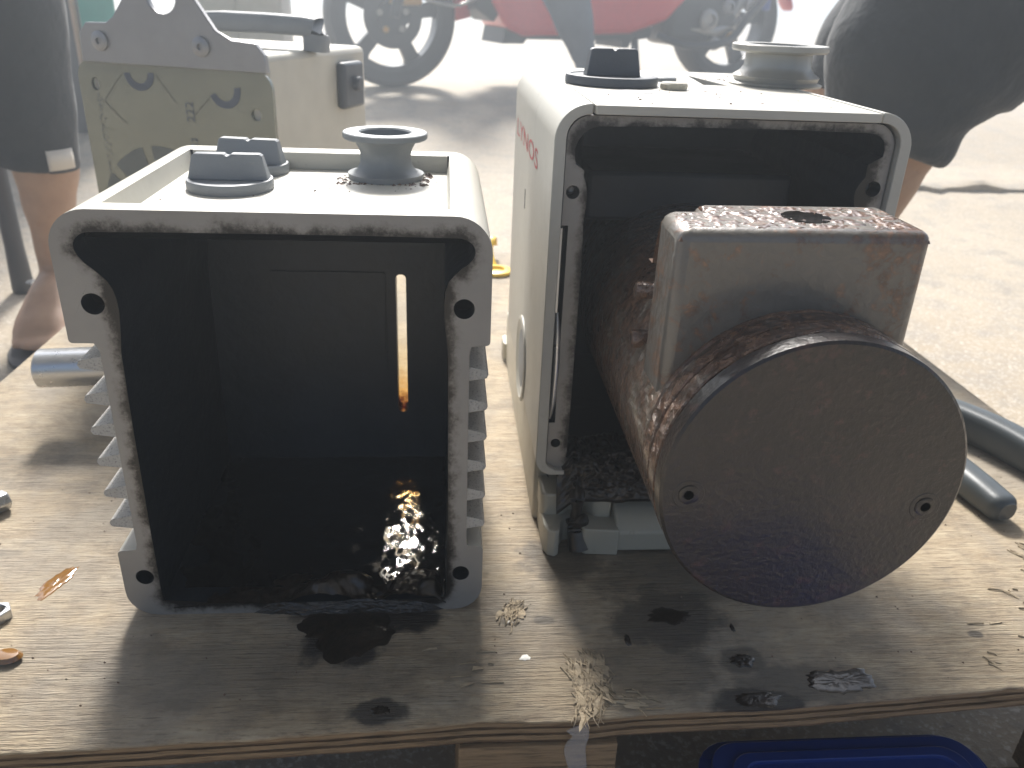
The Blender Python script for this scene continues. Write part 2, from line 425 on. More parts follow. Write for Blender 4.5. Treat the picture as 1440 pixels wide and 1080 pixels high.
M['fanreflect'] = simple('painted_reflection', (.145, .155, .14), .45, bump=0)
M['line'] = simple('film_line', (.13, .125, .10), .5, bump=0)
M['rubber'] = simple('tyre_rubber', (.030, .032, .035), .75, bscale=150, bump=.3)
M['rim'] = simple('black_alloy', (.045, .048, .052), .4, .3)
M['red'] = simple('red_fairing', (.68, .022, .035), .32, bump=0, Coat_Weight=.6)
M['blackplastic'] = simple('black_plastic', (.035, .037, .040), .55, bump=.1)
M['engine'] = simple('engine_alloy', (.35, .34, .32), .4, .7)
M['gold'] = simple('gold_caliper', (.55, .32, .08), .4, .5, bump=0)
M['bluep'] = simple('blue_plastic', (.010, .045, .24), .35, bump=.05)
M['teal'] = simple('teal_paint', (.02, .30, .24), .5, bump=0)
M['yellow'] = simple('yellow_plastic', (.75, .50, .04), .4, bump=0)
M['grip'] = simple('grip_rubber', (.050, .060, .066), .42, bscale=900, bump=.2)
M['cream'] = simple('cream_panel', (.50, .48, .42), .5)
M['doordark'] = simple('dark_door', (.055, .060, .068), .5)
M['doortan'] = simple('tan_edge', (.42, .30, .20), .6)
M['white'] = simple('white_paint', (.72, .70, .65), .6)
M['cloth'] = simple('dark_cloth', (.018, .022, .027), .9, var=.25, vscale=25, bscale=20, bump=.55, bdist=.014, Sheen_Weight=.12, Sheen_Roughness=.5)
M['jeans'] = simple('grey_denim', (.085, .105, .135), .9, var=.25, vscale=15, bscale=500, bump=.4)
M['tagcloth'] = simple('white_tag', (.62, .58, .52), .85)
def mat_skin():
    n = N('skin'); f = n.noise(14, 5, .6)
    n.set(Base_Color=n.ramp(f, [(.3, (.34, .20, .125)), (.7, (.46, .29, .19))]), Roughness=.55, Subsurface_Weight=.08, Subsurface_Scale=.01)
    n.bump(n.noise(400, 3), .15, .0006); return n.m
M['skin'] = mat_skin()
M['shadecanopy'] = simple('shade_canopy_plain', (.62, .63, .64), .9, vscale=2, bscale=60)
M['amber'] = simple('amber_oil', (.20, .095, .022), .12, bump=.3, bscale=150, Coat_Weight=1.0)
M['sandal'] = simple('sandal_strap', (.04, .04, .045), .6)
M['plasticwrap'] = simple('clear_tape', (.55, .53, .52), .2, bump=.8, bscale=120, Alpha=.28)

# ------------------------------------------------------------------ setting: the ground that rises to the street
def gz(y):
    if y < 4.5: return -.5
    return min(-.5+(y-4.5)*.5/5.9, .06)
def ground():
    b = B(); ys = [-8, -2, 0, 2, 3, 4, 4.5, 5, 6, 7, 8, 9, 10, 10.4, 11.1, 11.5, 14, 20, 40, 100, 400, 1500]
    xs = [-1500, -300, -60, -20, -10, -5, 0, 3, 5, 8, 14, 40, 300, 1500]
    v = [(x, y, gz(y)) for y in ys for x in xs]; nx = len(xs)
    f = [(j*nx+i, j*nx+i+1, (j+1)*nx+i+1, (j+1)*nx+i) for j in range(len(ys)-1) for i in range(nx-1)]
    o = obj('ground', b.add(v, f), M['ground']); o['kind'] = 'structure'
    # broken edge of the upper slab: a ragged step across the slope
    b = B(); r = random.Random(3); xs = [2.0+.11*k for k in range(60)]
    front = []
    for x in xs:
        y = 6.62+.14*mnoise.noise((x*1.6, 0, 3))+.10*mnoise.noise((x*5, 2, 0))+.04*mnoise.noise((x*14, 2, 0))+(.16*((x-4.2)/1.0)**2 if x > 4.2 else .10*(4.2-x))*.5
        front.append((x, min(y, 7.4)))
    for k, (x, y) in enumerate(front):
        h = .055+.045*mnoise.noise((x*3, 7, 1))+.02*mnoise.noise((x*11, 1, 1)); z0 = gz(y)
        b.v += [(x, y-.02, z0-.03), (x, y-.015, z0+h*.7), (x, y+.035, z0+h), (x, y+.35, gz(y+.35)+.012), (x, y+1.2, gz(y+1.2)-.01)]
    for k in range(len(front)-1):
        for q in range(4):
            b.f.append([k*5+q, (k+1)*5+q, (k+1)*5+q+1, k*5+q+1]); b.mi.append(0)
    o = obj('pavement', b, M['ground'], sharp=25); o['kind'] = 'structure'
ground()
def shade_canopy():
    # unseen canopy added to shade the camera side, open at front and back
    o = obj('added_shade_roof', B().box(-9.0, 11.0, -7.0, 4.6, 8.6, 8.9), M['shadecanopy']); o['kind'] = 'structure'
    for k, (x, y) in enumerate(((-8.8, -6.8), (10.6, -6.8), (-8.8, 4.2), (10.6, 4.2))):
        o = obj('added_shade_post', B().box(x, x+.25, y, y+.25, -.52, 8.62), M['shadecanopy']); o['kind'] = 'structure'
shade_canopy()

# ------------------------------------------------------------------ plywood board on a pallet
EDGE = [(-1.22, .862), (-.631, .880), (-.424, .887), (-.152, .898), (.055, .910), (.22, .908), (.305, .916), (.557, .920), (.961, .948), (1.56, .975)]
def edge_y(x):
    for (a, b_) in zip(EDGE, EDGE[1:]):
        if x <= b_[0]: t = (x-a[0])/(b_[0]-a[0]); return a[1]+(b_[1]-a[1])*t
    return EDGE[-1][1]
def board():
    t = thing('plywood_board', 'weathered oil stained plywood board the opened pumps stand on', 'board')
    X0, X1, Y1 = -1.21, 1.55, 3.45
    b = B(); nx = 220
    for k in range(nx+1):
        x = X0+(X1-X0)*k/nx; e = edge_y(x)+.004*mnoise.noise((x*9, 0, 0))+.0025*mnoise.noise((x*40, 3, 0))
        for (y, z) in ((e+.001, -.0075), (e, -.003), (e+.004, 0), (e+.4, 0), (Y1, 0), (Y1, -.0075)): b.v.append((x, y, z))
    for k in range(nx):
        for q in range(5): b.f.append([k*6+q, (k+1)*6+q, (k+1)*6+q+1, k*6+q+1]); b.mi.append(0)
    obj('top_veneer', b, M['wood'], t, sharp=60)
    zs = [-.0078, -.016, -.022, -.031, -.0365, -.046, -.0515]
    for i in range(6):
        b = B(); n2 = 110; off = (0, .0035, .001, .004, .0005, .003)[i]
        for k in range(n2+1):
            x = X0+.002+(X1-X0-.004)*k/n2; e = edge_y(x)+.002+off+.0022*mnoise.noise((x*14, i*5, 0))+.0015*mnoise.noise((x*55, i*3, 0))
            b.v += [(x, e, zs[i]-.0002), (x, e, zs[i+1]+.0002), (x, Y1-.003, zs[i+1]+.0002), (x, Y1-.003, zs[i]-.0002)]
        for k in range(n2):
            for q in range(4): b.f.append([k*4+q, (k+1)*4+q, (k+1)*4+(q+1) % 4, k*4+(q+1) % 4]); b.mi.append(0)
        b.f += [[0, 1, 2, 3], [n2*4+q for q in (3, 2, 1, 0)]]; b.mi += [0, 0]
        obj('ply', b, M['ply_l' if i % 2 == 0 else 'ply_d'], t, sharp=60)
    # splinters torn out of the veneer
    b = B(); r = random.Random(11)
    def shard(x, y, a, L, wd, lift):
        dx, dy = cos(a), sin(a); pts = []; n_ = 5
        for k in range(n_+1):
            s = k/n_; ww = wd*(1-s)**.6*.5+.0003; z = .0006+lift*math.sin(s*pi*.75)+.0006*r.random()
            px, py = x+dx*L*s+.004*sin(3*s+a*7), y+dy*L*s
            pts += [(px-dy*ww, py+dx*ww, z), (px+dy*ww, py-dx*ww, z+.0012), (px, py, z-.0022)]
        f = []
        for k in range(n_):
            for q in range(3): f.append((k*3+q, k*3+(q+1) % 3, k*3+3+(q+1) % 3, k*3+3+q))
        f += [(0, 1, 2), (n_*3, n_*3+2, n_*3+1)]
        b.add(pts, f)
    for (cx, cy, n_, R, L, a0) in ((.240, .990, 150, .034, .022, 1.9), (.228, .935, 90, .022, .022, 1.5), (.122, 1.15, 80, .018, .018, 1.2), (.30, .935, 30, .026, .018, 2.9), (1.15, 1.12, 40, .09, .018, 2.6), (1.22, 1.25, 20, .07, .018, 2.4), (1.0, 1.02, 10, .08, .02, 3.0), (.06, 1.02, 8, .08, .02, 3.0)):
        for k in range(n_):
            a = r.uniform(0, 2*pi); rr = R*math.sqrt(r.random())
            x, y = cx+rr*cos(a), cy+rr*sin(a)*1.3
            if y < edge_y(x)+.006: continue
            shard(x, y, r.gauss(a0+(pi if r.random() < .4 else 0), .28), L*r.uniform(.5, 1.9), r.uniform(.0008, .0032) if r.random() < .9 else r.uniform(.006, .012), r.uniform(.0, .0022))
    obj('splinters', b, M['raw'], t, kind='stuff', flat=True)
    # nail heads and knots
    for (x, y, rr) in ((.136, 1.04, .0105), (.117, 1.127, .007)):
        b = blob(x, y, rr, rr*.7, .0016, 0, x*50, 20, 3)
        obj('nail_head', b, M['white'], t)
    return t
board()

def pallet():
    t = thing('wooden_pallet', 'rough wooden pallet holding up the plywood board', 'pallet', (0, 2, -.5))
    zt = -.052
    for x0 in (-1.17, .023, 1.26):
        for y0 in (.905, 2.0, 3.1):
            b = B()
            for k in range(9):
                z0, z1 = -.485+k*.048, -.485+(k+1)*.048-.0012
                if z1 > zt: z1 = zt
                d = .002*rnd.random()
                b.box(x0+d, x0+.251-d, y0+d*2, y0+.30, z0, z1)
            obj('block', b, M['ply_l'], t, bevel=.0015, seg=1)
    for y0 in (.92, 2.02, 3.12): obj('bottom_board', B().box(-1.18, 1.52, y0, y0+.26, -.5, -.4862), M['ply_d'], t)
    b = B().tube([(.205, .9045, -.012), (.212, .9015, -.03), (.205, .9035, -.06), (.214, .9015, -.12), (.204, .902, -.20)], [(.018, .0016), (.013, .0022), (.017, .0018), (.014, .002), (.015, .0014)], n=10, smooth=5, up=(0, 1, 0))
    obj('tape_strip', b, M['plasticwrap'], t, label='torn clear tape hanging over the front block')
pallet()

# ------------------------------------------------------------------ left: opened oil case
CAV = [(-.484, .022), (.0, .022), (.006, .045), (.006, .49), (.002, .53), (-.002, .575), (.002, .612), (.020, .634), (.040, .648), (.046, .664), (.038, .678), (.018, .684),
       (-.495, .684), (-.515, .678), (-.524, .662), (-.516, .642), (-.496, .624), (-.480, .606), (-.474, .575), (-.478, .53), (-.484, .49), (-.488, .06)]
def arc(cx, cz, r, a0, a1, n=8): return [(cx+r*cos(radians(a0+(a1-a0)*k/n)), cz+r*sin(radians(a0+(a1-a0)*k/n))) for k in range(n+1)]
def case_outline(notch=False):
    p = [(-.547+.05, .0)] + [(.067-.05, .0)]
    p = arc(-.547+.05, .05, .05, 180, 270, 6) + arc(.067-.05, .05, .05, 270, 360, 6)
    p += [(.067, .130)] + arc(.060, .130, .007, 0, 90, 3)[1:] + [(.040, .139), (.038, .150), (.038, .500), (.041, .512), (.060, .514)] + arc(.064, .520, .006, 270, 360, 3)
    p += [(.070, .526)] + arc(.070-.056, .715-.056, .056, 0, 90, 9)
    if notch:
        p += [(.008, .715), (.003, .6835), (-.483, .6835), (-.490, .715)]
    p += arc(-.555+.056, .715-.056, .056, 90, 180, 9)
    p += [(-.555, .526)] + arc(-.549, .520, .006, 180, 270, 3) + [(-.520, .514), (-.516, .508), (-.513, .500), (-.513, .150), (-.516, .139), (-.534, .137)] + arc(-.540, .130, .007, 90, 180, 3)
    return p
def fin(parent, side, z, L, th):
    xr = .036 if side > 0 else -.511
    xt = xr+side*L
    pts = [(xr, z+th*.9), (xt-side*.010, z+th*.55), (xt-side*.003, z+th*.40), (xt, z), (xt-side*.003, z-th*.38), (xt-side*.010, z-th*.45), (xr, z-th*.7)]
    obj('cooling_fin', B().plate(pts, [], 'y', 1.167, 1.697), M['cast'], parent, bevel=.001)
def knob(t, cx, cy, z, r, rz, mt, h=.05, name='filler_plug', thick=.016, wing=.93):
    b = B().lathe([(r*.98, z), (r, z+.003), (r, z+.014), (r*.985, z+.018), (r*.90, z+.019), (r*.86, z+.0165), (0, z+.0165)], (cx, cy, 0), n=56)
    base = obj(name, b, M[mt], t, sharp=30)
    L = r*wing; z0 = z+.016
    prof = [(-L, z0), (L, z0), (L*.86, z0+h*.93), (L*.80, z0+h), (L*.10, z0+h), (L*.05, z0+h-.004), (-L*.03, z0+h-.004), (-L*.07, z0+h), (-L*.78, z0+h), (-L*.85, z0+h*.93)]
    b = B().plate(prof, [], 'y', -thick, thick)
    b.xform(lambda x, y, zz: (cx+x*cos(rz)-y*sin(rz)*(1-.35*(zz-z0)/h), cy+x*sin(rz)+y*cos(rz)*(1-.35*(zz-z0)/h), zz))
    obj('grip', b, M[mt], base, bevel=.0025)
    return base
def kf_flange(t, cx, cy, z, mt, rf, rn, rb, zt, flare=.0, crust=True):
    ri = rf*.60
    prof = [(ri*.98, z+.002), (rb, z+.0), (rb, z+.010), (rn+.012, z+.012), (rn+.004, z+.017), (rn-.002, z+.028), (rn-.003, z+.045), (rn, zt-.030), (rn+.006, zt-.019), (rn+.010, zt-.0135), (rf-.003, zt-.0125), (rf, zt-.010), (rf, zt-.0015), (rf-.002, zt), (ri+.003, zt), (ri, zt-.003), (ri*.98, z+.03)]
    if flare:
        prof = [(ri*.98, z+.001), (rb, z), (rb+.002, z+.004), (rb-.010, z+.008), (rn+.022, z+.019), (rn+.008, z+.029), (rn+.001, z+.040), (rn, zt-.018), (rn+.004, zt-.015), (rf-.003, zt-.0145), (rf, zt-.011), (rf, zt-.002), (rf-.002, zt), (ri*1.15, zt), (ri*1.12, zt-.003), (ri, z+.03)]
    o = obj('inlet_flange', B().lathe(prof, (cx, cy, 0), n=64, close=True), M[mt], t, sharp=32)
    obj('bore', B().lathe([(ri*1.02, z+.006), (0, z+.006)], (cx, cy, 0), n=32), M['black'], o)
    return o
def grit(parent, spots, seed, z, size=.0025, name='grit'):
    b = B(); r = random.Random(seed)
    for (x0, x1, y0, y1, n_) in spots:
        for k in range(n_):
            x, y = r.uniform(x0, x1), r.uniform(y0, y1); s = size*r.uniform(.3, 1.3)
            v = [(x+s*r.uniform(.5, 1.2)*a, y+s*r.uniform(.5, 1.2)*c, z+s*.7*r.uniform(.5, 1.2)*d-.0003) for (a, c, d) in ((1, 0, 0), (-1, 0, 0), (0, 1, 0), (0, -1, 0), (0, 0, 1))]
            b.add(v, [(0, 2, 4), (2, 1, 4), (1, 3, 4), (3, 0, 4), (0, 3, 1, 2)])
    return obj(name, b, M['rust'], parent, kind='stuff', flat=True)
def lumps(xs, ys, zf, nx=40, ny=20):
    b = B()
    for j in range(ny+1):
        for i in range(nx+1):
            x = xs[0]+(xs[1]-xs[0])*i/nx; y = ys[0]+(ys[1]-ys[0])*j/ny
            b.v.append((x, y, zf(x, y)))
    for j in range(ny):
        for i in range(nx):
            a = j*(nx+1)+i; b.f.append([a, a+1, a+nx+2, a+nx+1]); b.mi.append(0)
    return b
FLB = [(-.485, .006, .02, .684, .02), (-.524, .046, .632, .684, .03)]
def oil_case():
    t = thing('oil_case', 'open beige finned oil case with black oily cavity and lit slot', 'pump case', (-.243, 1.43, 0))
    M['flange_l'] = mat_flange('machined_rim', FLB, -.243, 0)
    cav = chaikin(CAV, 1)
    holes = [circ(-.510, .576, .0165), circ(.029, .574, .0160), circ(-.510, .082, .0150), circ(.029, .080, .0150)]
    obj('front_rim', B().plate(case_outline(), [cav]+holes, 'y', 1.165, 1.205, (0, 1, 1, 2)), [M['flange_l'], M['beige'], M['black']], t, bevel=.0018)
    cav2 = [(x, min(z, .664)) for (x, z) in cav]
    obj('shell', B().plate(case_outline(True), [cav2], 'y', 1.205, 1.655, (0, 0, 0, 1), (False, False)), [M['beige'], M['black']], t, sharp=30)
    slot = rrect(-.1035, -.0820, .148, .470, .009, 4)
    obj('back_wall', B().plate(case_outline(), [slot], 'y', 1.655, 1.70, (1, 0, 0, 1)), [M['beige'], M['black']], t)
    obj('recess_wall', B().box(-.4835, .0035, 1.6515, 1.6545, .684, .7148), M['beige'], t)
    obj('sight_glass', B().plate(rrect(-.106, -.0795, .145, .473, .009, 4), [], 'y', 1.676, 1.680), M['slotglass'], t, label='amber stained slot window in the back wall')
    obj('baffle', B().plate(rrect(-.36, -.125, .275, .475, .004), [], 'y', 1.651, 1.656), M['black'], t, bevel=.002)
    for k in range(4): obj('screw_recess', B().lathe([(.0185, 1.2055), (0, 1.2055)], ((-.510, .029, -.510, .029)[k], 0, (.576, .574, .082, .080)[k]), 'y', 16), M['black'], t)
    zl = [.478, .420, .365, .309, .250, .192]
    for i, z in enumerate(zl): fin(t, -1, z, .040, .0160)
    for i, z in enumerate([.464, .408, .353, .297, .241, .184]): fin(t, 1, z, .033, .0160)
    # oil standing on the floor of the case, sludge on the lip and the wall foot
    def pool(x, y):
        return .030+.0030*mnoise.noise((x*9, y*9, 1))+.0022*mnoise.noise((x*28, y*22, 4))+.0009*mnoise.noise((x*70, y*60, 2))
    obj('oil_pool', lumps((-.487, .005), (1.20, 1.656), pool, 120, 110), M['pool'], t, sharp=180, label='black oil standing on the case floor')
    def slud(x, y):
        k = max(0, 1-(abs(y-1.19)/.075)**1.5); e = min(1, (x+.47)/.05, (.004-x)/.02)
        return .016+k*max(e, 0)*(.016+.034*max(0, mnoise.noise((x*12, y*12, 2))+.25)+.014*mnoise.noise((x*30, y*30, 5))+.003*mnoise.noise((x*95, y*95, 1)))*(.35+.65*min(1, max(0, (x+.36)/.12)))
    obj('oil_sludge', lumps((-.470, .003), (1.161, 1.30), slud, 220, 70), M['sludge'], t, sharp=180)
    b = lumps((-.335, .0), (0, 1), lambda x, y: 0, 260, 24)          # oil that ran over the lip
    def run(x, y, z):
        e = max(0, min(1, (x+.335)/.05, -x/.04)); h = .030*e*(.75+.45*mnoise.noise((x*11, 3, 0)))
        k = .0035*sin(pi*min(1, y*.9))*e+.0012*mnoise.noise((x*40, y*4, 1))
        k += .0030*max(0, mnoise.noise((x*60, y*9, 7))+.2)*e+.0016*mnoise.noise((x*140, y*18, 2))*e
        return (x, 1.1648-max(k, .0002)-.006*y*y*e*(1+mnoise.noise((x*30, 0, 4))), h*(1-y)+.0004)
    b.xform(run)
    obj('oil_run', b, M['sludge'], t, sharp=180)
    # filler plugs and inlet
    knob(t, -.372, 1.465, .6832, .073, .02, 'knob', .044)
    knob(t, -.368, 1.615, .6832, .070, -.14, 'knob', .046)
    kf_flange(t, -.112, 1.590, .6832, 'fl_grey', .0785, .050, .071, .768)
    grit(t, [(-.47, .0, 1.23, 1.60, 26), (-.23, -.20, 1.45, 1.48, 10), (-.10, .0, 1.48, 1.56, 14), (-.47, -.44, 1.36, 1.40, 4)], 5, .684)
    grit(t, [(-.20, -.03, 1.515, 1.535, 60), (-.20, -.17, 1.53, 1.60, 24), (-.045, -.025, 1.54, 1.62, 30)], 6, .684, .005, 'rust_flakes')
    # outlet at the back with its bright pipe
    obj('outlet_housing', B().box(-.52, -.20, 1.70, 1.98, .05, .27), M['cast'], t, bevel=.02, seg=3)
    b = B().lathe([(.0, -.975), (.036, -.975), (.047, -.968), (.047, -.53), (.040, -.50)], (0, 1.88, .162), 'x', 40)
    b.xform(lambda x, y, z: (x, y+.03*(x+.7), z-.05*(-.7-x)*.6+.02*(x+.9)*.3))
    obj('outlet_pipe', b, M['steel'], t, label='bright turned steel pipe')
    return t
oil_case()
sp_o = obj('oil_spill', blob(-.165, 1.118, .084, .066, .0030, 0, 8, 64, 6), M['sludge'], None, loc=(-.165, 1.10, 0), sharp=180)
tag(sp_o, 'black half round oil spill below the lip of the finned case', 'oil spill')

# ------------------------------------------------------------------ right: opened pump with its rotor housing
CX = .4835
def vacuum_pump():
    t = thing('vacuum_pump', 'opened beige vacuum pump with brown oily round rotor housing sticking out', 'vacuum pump', (.48, 1.75, 0))
    ox = .48
    cl = arc(.198, .172, .020, 180, 270, 5) + [(.236, .152), (.236, .161), (.205, .161)] + arc(.205, .172, .010, 250, 180, 4)[1:]
    cl = arc(.213, .187, .035, 180, 262, 6) + [(.236, .152), (.236, .1615), (.216, .162)] + arc(.216, .184, .018, 262, 180, 5)
    cl += arc(.258, .792, .060, 180, 100, 8) and [(.198, .79)] + arc(.236, .797, .038, 178, 92, 6) + [(.2385, .835), (.2385, .852)] + arc(.238, .792, .060, 92, 180, 10)
    zc = {}
    obj('side_cover', B().plate(cl, [], 'y', 1.374, 2.16), M['beige2'], t, bevel=.0025, sharp=25)
    cr = [(2*CX-x, z) for (x, z) in cl][::-1]
    obj('side_cover', B().plate(cr, [], 'y', 1.374, 2.16), M['beige2'], t, bevel=.0025, sharp=25)
    tri = [(.545, 1.80), (.603, 1.80), (.575, 2.05)]
    obj('top_panel', B().plate(rrect(.2425, .7245, 1.368, 2.155, .004, 2), [tri], 'z', .836, .8505), M['beige2'], t, bevel=.0025)
    obj('panel_underlay', B().box(.215, .752, 1.43, 2.14, .815, .832), M['blackplastic'], t)
    obj('rear_cover', B().plate(rrect(.20, .767, .03, .832, .03), [], 'y', 2.12, 2.158), M['beige2'], t)
    # machined casting
    cav = [(.238, .175), (.735, .175), (.742, .20), (.742, .62), (.735, .665), (.718, .69), (.712, .715), (.722, .738), (.742, .758), (.752, .785), (.745, .808), (.722, .819),
           (.262, .817), (.232, .808), (.216, .785), (.216, .758), (.226, .738), (.240, .72), (.242, .69), (.238, .655), (.241, .62), (.241, .21)]
    boxes = [(.241, .742, .16, .818, .02), (.216, .752, .745, .818, .035)]
    M['flange_r'] = mat_flange('machined_casting', boxes, ox, 0, (.29, .275, .255))
    out = rrect(.2005, .766, .158, .8325, (.02, .02, .04, .04), 6)
    out2 = []
    for k, p in enumerate(out): out2.append(p)
    # slot beside the oil sight on the left edge
    i0 = max(range(len(out2)), key=lambda i: (out2[i][0] < .2006)*out2[i][1])
    out2 = out2[:i0+1] + [(.2005, .648), (.2125, .648), (.2125, .262), (.2005, .262)] + out2[i0+1:]
    holes = [circ(.2165, .706, .0115, 20), circ(.745, .723, .0135, 20), circ(.2165, .2165, .0095, 20)]
    holes[0] = circ(.2205, .706, .0115, 20) if False else holes[0]
    cav_s = chaikin(cav, 1)
    # keep the screw bosses clear of the opening
    cav_s = [(max(x, .2335) if .66 < z < .745 and x < .4 else x, z) for (x, z) in cav_s]
    cav_s = [(min(x, .7265) if .68 < z < .765 and x > .6 else x, z) for (x, z) in cav_s]
    obj('casting', B().plate(out2, [cav_s]+holes, 'y', 1.388, 1.435, (0, 1, 1, 1)), [M['flange_r'], M['black']], t, bevel=.0015)
    obj('inner_wall', B().plate(rrect(.205, .762, .10, .828, .03), [[(max(.236, min(.745, x)), z) for (x, z) in cav_s]], 'y', 1.435, 1.93, (0, 0, 0, 0), (False, False)), M['black'], t)
    obj('inner_back', B().plate(rrect(.205, .762, .10, .828, .03), [], 'y', 1.93, 1.95), M['black'], t)
    obj('inner_step', B().box(.28, .70, 1.62, 1.93, .60, .70), M['black'], t, bevel=.01)
    for k, (x, z, r) in enumerate([(.2165, .706, .0115), (.745, .723, .0135), (.2165, .2165, .0095)]):
        b = B().lathe([(r*1.15, 1.43), (r*.9, 1.420), (r*.5, 1.415), (0, 1.418)], (x, 0, z), 'y', 14)
        obj('thread', b, M['engine'] if k != 1 else M['black'], t)
    obj('slot_trim', B().box(.1990, .2022, 1.382, 1.44, .49, .645), M['steel'], t)
    obj('slot_floor', B().box(.199, .215, 1.44, 1.46, .25, .66), M['blackplastic'], t)
    b = B().tube([(.2045, 1.395, .485), (.207, 1.39, .44), (.208, 1.388, .38), (.2065, 1.39, .31), (.203, 1.395, .268)], [.003, .0055, .006, .0055, .003], n=12, smooth=5)
    obj('sight_ring', b, M['steel'], t)
    # round oil sight on the left flank
    b = B().lathe([(.100, -.0008), (.100, -.004), (.092, -.006), (.086, -.002)], (.179, 1.74, .245), 'x', 48)
    sg = obj('oil_sight', b, M['beige2'], t)
    obj('sight_lens', B().lathe([(.0865, -.0015), (.06, -.0022), (0, -.0028)], (.179, 1.74, .245), 'x', 40), M['knob'], sg)
    # slit and red lettering on the left flank
    obj('vent_slit', B().box(.1772, .1785, 1.822, 1.832, .575, .618), M['blackplastic'], t)
    tb = text_b('LYNOS', .058)
    w_ = max(p[0] for p in tb.v); k = .50/w_
    tb.xform(lambda x, y, z: (.1772, 2.10-x*k, .700+y*.95))
    obj('lettering', tb, M['printred'], t, flat=True)
    # right flank: grey handle boss
    b = B().tube([(.788, 1.62, .66), (.835, 1.62, .655), (.872, 1.62, .63), (.905, 1.62, .585), (.905, 1.62, .50), (.85, 1.62, .46), (.788, 1.62, .455)], [(.03, .03), (.032, .034), (.034, .036), (.034, .036), (.034, .036), (.032, .034), (.03, .03)], n=18, smooth=6)
    obj('carry_handle', b, M['knob'], t)
    # top furniture
    knob(t, .335, 1.745, .8505, .094, .10, 'knob_d', .052, wing=.60)
    b = B().lathe([(.026, .8505), (.027, .855), (.027, .861), (.024, .864), (0, .8645)], (.447, 1.675, 0), n=32)
    obj('blank_cap', b, M['base'], t, sharp=30)
    obj('blank_cap', B().lathe([(.024, .8505), (.024, .858), (.021, .860), (0, .860)], (.476, 1.86, 0), n=32), M['knob'], t, sharp=30)
    obj('sight_dot', B().lathe([(.034, .8509), (.033, .8516), (0, .8516)], (.355, 1.60, 0), n=32), M['bracket'], t)
    kf_flange(t, .720, 1.86, .8505, 'fl_alu', .1015, .070, .098, .933, flare=1)
    grit(t, [(.26, .72, 1.40, 2.1, 40), (.40, .62, 1.60, 1.80, 24), (.60, .66, 1.9, 1.98, 14)], 9, .851, .0032)
    # foot: cast base with slotted lugs
    obj('base_plate', B().box(.245, .722, 1.40, 2.30, .020, .150), M['base'], t, bevel=.01)
    for s in (-1, 1):
        def mx(p): return [(CX+s*(x-CX), y) for (x, y) in p]
        lug = [(.196, 1.335), (.203, 1.318), (.218, 1.312), (.226, 1.318), (.230, 1.345), (.240, 1.365), (.254, 1.368), (.266, 1.358), (.270, 1.335), (.275, 1.322), (.284, 1.318), (.345, 1.314), (.345, 1.44), (.196, 1.44)]
        obj('foot_lug', B().plate(mx(lug), [], 'z', .0005, .060), M['base'], t, bevel=.010, seg=3)
        up_ = [(.194, 1.385), (.200, 1.372), (.236, 1.372), (.252, 1.388), (.276, 1.392), (.290, 1.378), (.302, 1.364), (.335, 1.360), (.335, 1.46), (.194, 1.46)]
        obj('foot_step', B().plate(mx(up_), [], 'z', .050, .108), M['base'], t, bevel=.016, seg=4)
        obj('foot_rail', B().plate(mx(rrect(.186, .245, 1.445, 2.31, .012, 3)), [], 'z', .0005, .150), M['base'], t, bevel=.014, seg=3)
        obj('foot_lug', B().plate(mx(rrect(.176, .30, 2.28, 2.36, .015, 3)), [], 'z', .0005, .055), M['base'], t, bevel=.010)
    obj('front_sill', B().plate([(1.320, .006), (1.318, .050), (1.332, .068), (1.375, .088), (1.41, .088), (1.41, .006)], [], 'x', .340, .627), M['base'], t, bevel=.005, seg=3)
    # sludge under the opening
    b = lumps((.222, .66), (0, 1), lambda x, y: 0, 240, 80)
    def slud(x, v, z):
        path = ((1.47, .186), (1.40, .186), (1.378, .176), (1.368, .150), (1.362, .128), (1.352, .108), (1.345, .1075))
        k = v*(len(path)-1); i = min(int(k), len(path)-2); f = k-i
        y = path[i][0]*(1-f)+path[i+1][0]*f; zz = path[i][1]*(1-f)+path[i+1][1]*f
        e = max(0, min(1, (x-.222)/.03, (.66-x)/.06)); w_ = (.6+1.1*mnoise.noise((x*16, v*3, 3))+1.0*mnoise.noise((x*48, v*8, 1))+.7*mnoise.noise((x*120, v*22, 6)))*e
        if v > .8: zz -= .012*max(0, mnoise.noise((x*22, 0, 8)))
        return (x, y-.016*w_*sin(pi*min(1, v+.15)), zz+.012*w_*(1-v)-(1-e)*.03)
    b.xform(slud)
    obj('oil_sludge', b, M['sludge'], t, sharp=180)
    b = B().tube([(.263, 1.365, .118), (.262, 1.352, .112), (.263, 1.350, .09), (.262, 1.351, .068), (.265, 1.348, .062), (.263, 1.344, .05), (.266, 1.338, .03), (.270, 1.330, .006)], [.018, .016, .011, .012, .024, .018, .020, .022], n=14, smooth=5)
    obj('oil_drip', b, M['sludge'], t)
    # rotor housing (axis along Y)
    hc = (.4855, 0, .4345); R = .206
    b = B().lathe([(.15, .94), (R-.004, .94), (R-.004, .9925), (R-.001, .995), (R-.001, 1.155), (R-.004, 1.157), (R-.004, 1.160), (R-.001, 1.162), (R-.001, 1.90), (.1, 1.92)], hc, 'y', 96)
    h = obj('rotor_housing', b, M['housing'], t, sharp=30)
    for (y0, y1, r) in ((.9195, .950, R+.0005), (.9555, .9875, R)):
        b = B().lathe([(r-.008, y0), (r-.002, y0), (r, y0+.002), (r, y1-.002), (r-.002, y1), (r-.008, y1)], hc, 'y', 96, close=True)
        obj('end_band', b, M['band'], h, sharp=30)
    b = B().lathe([(0, .8845), (R*.5, .8847), (R-.004, .885), (R, .888), (R, .914), (R-.003, .917), (0, .917)], hc, 'y', 112)
    ep = obj('end_plate', b, M['disc'], h, sharp=30, label='dark oily round end plate')
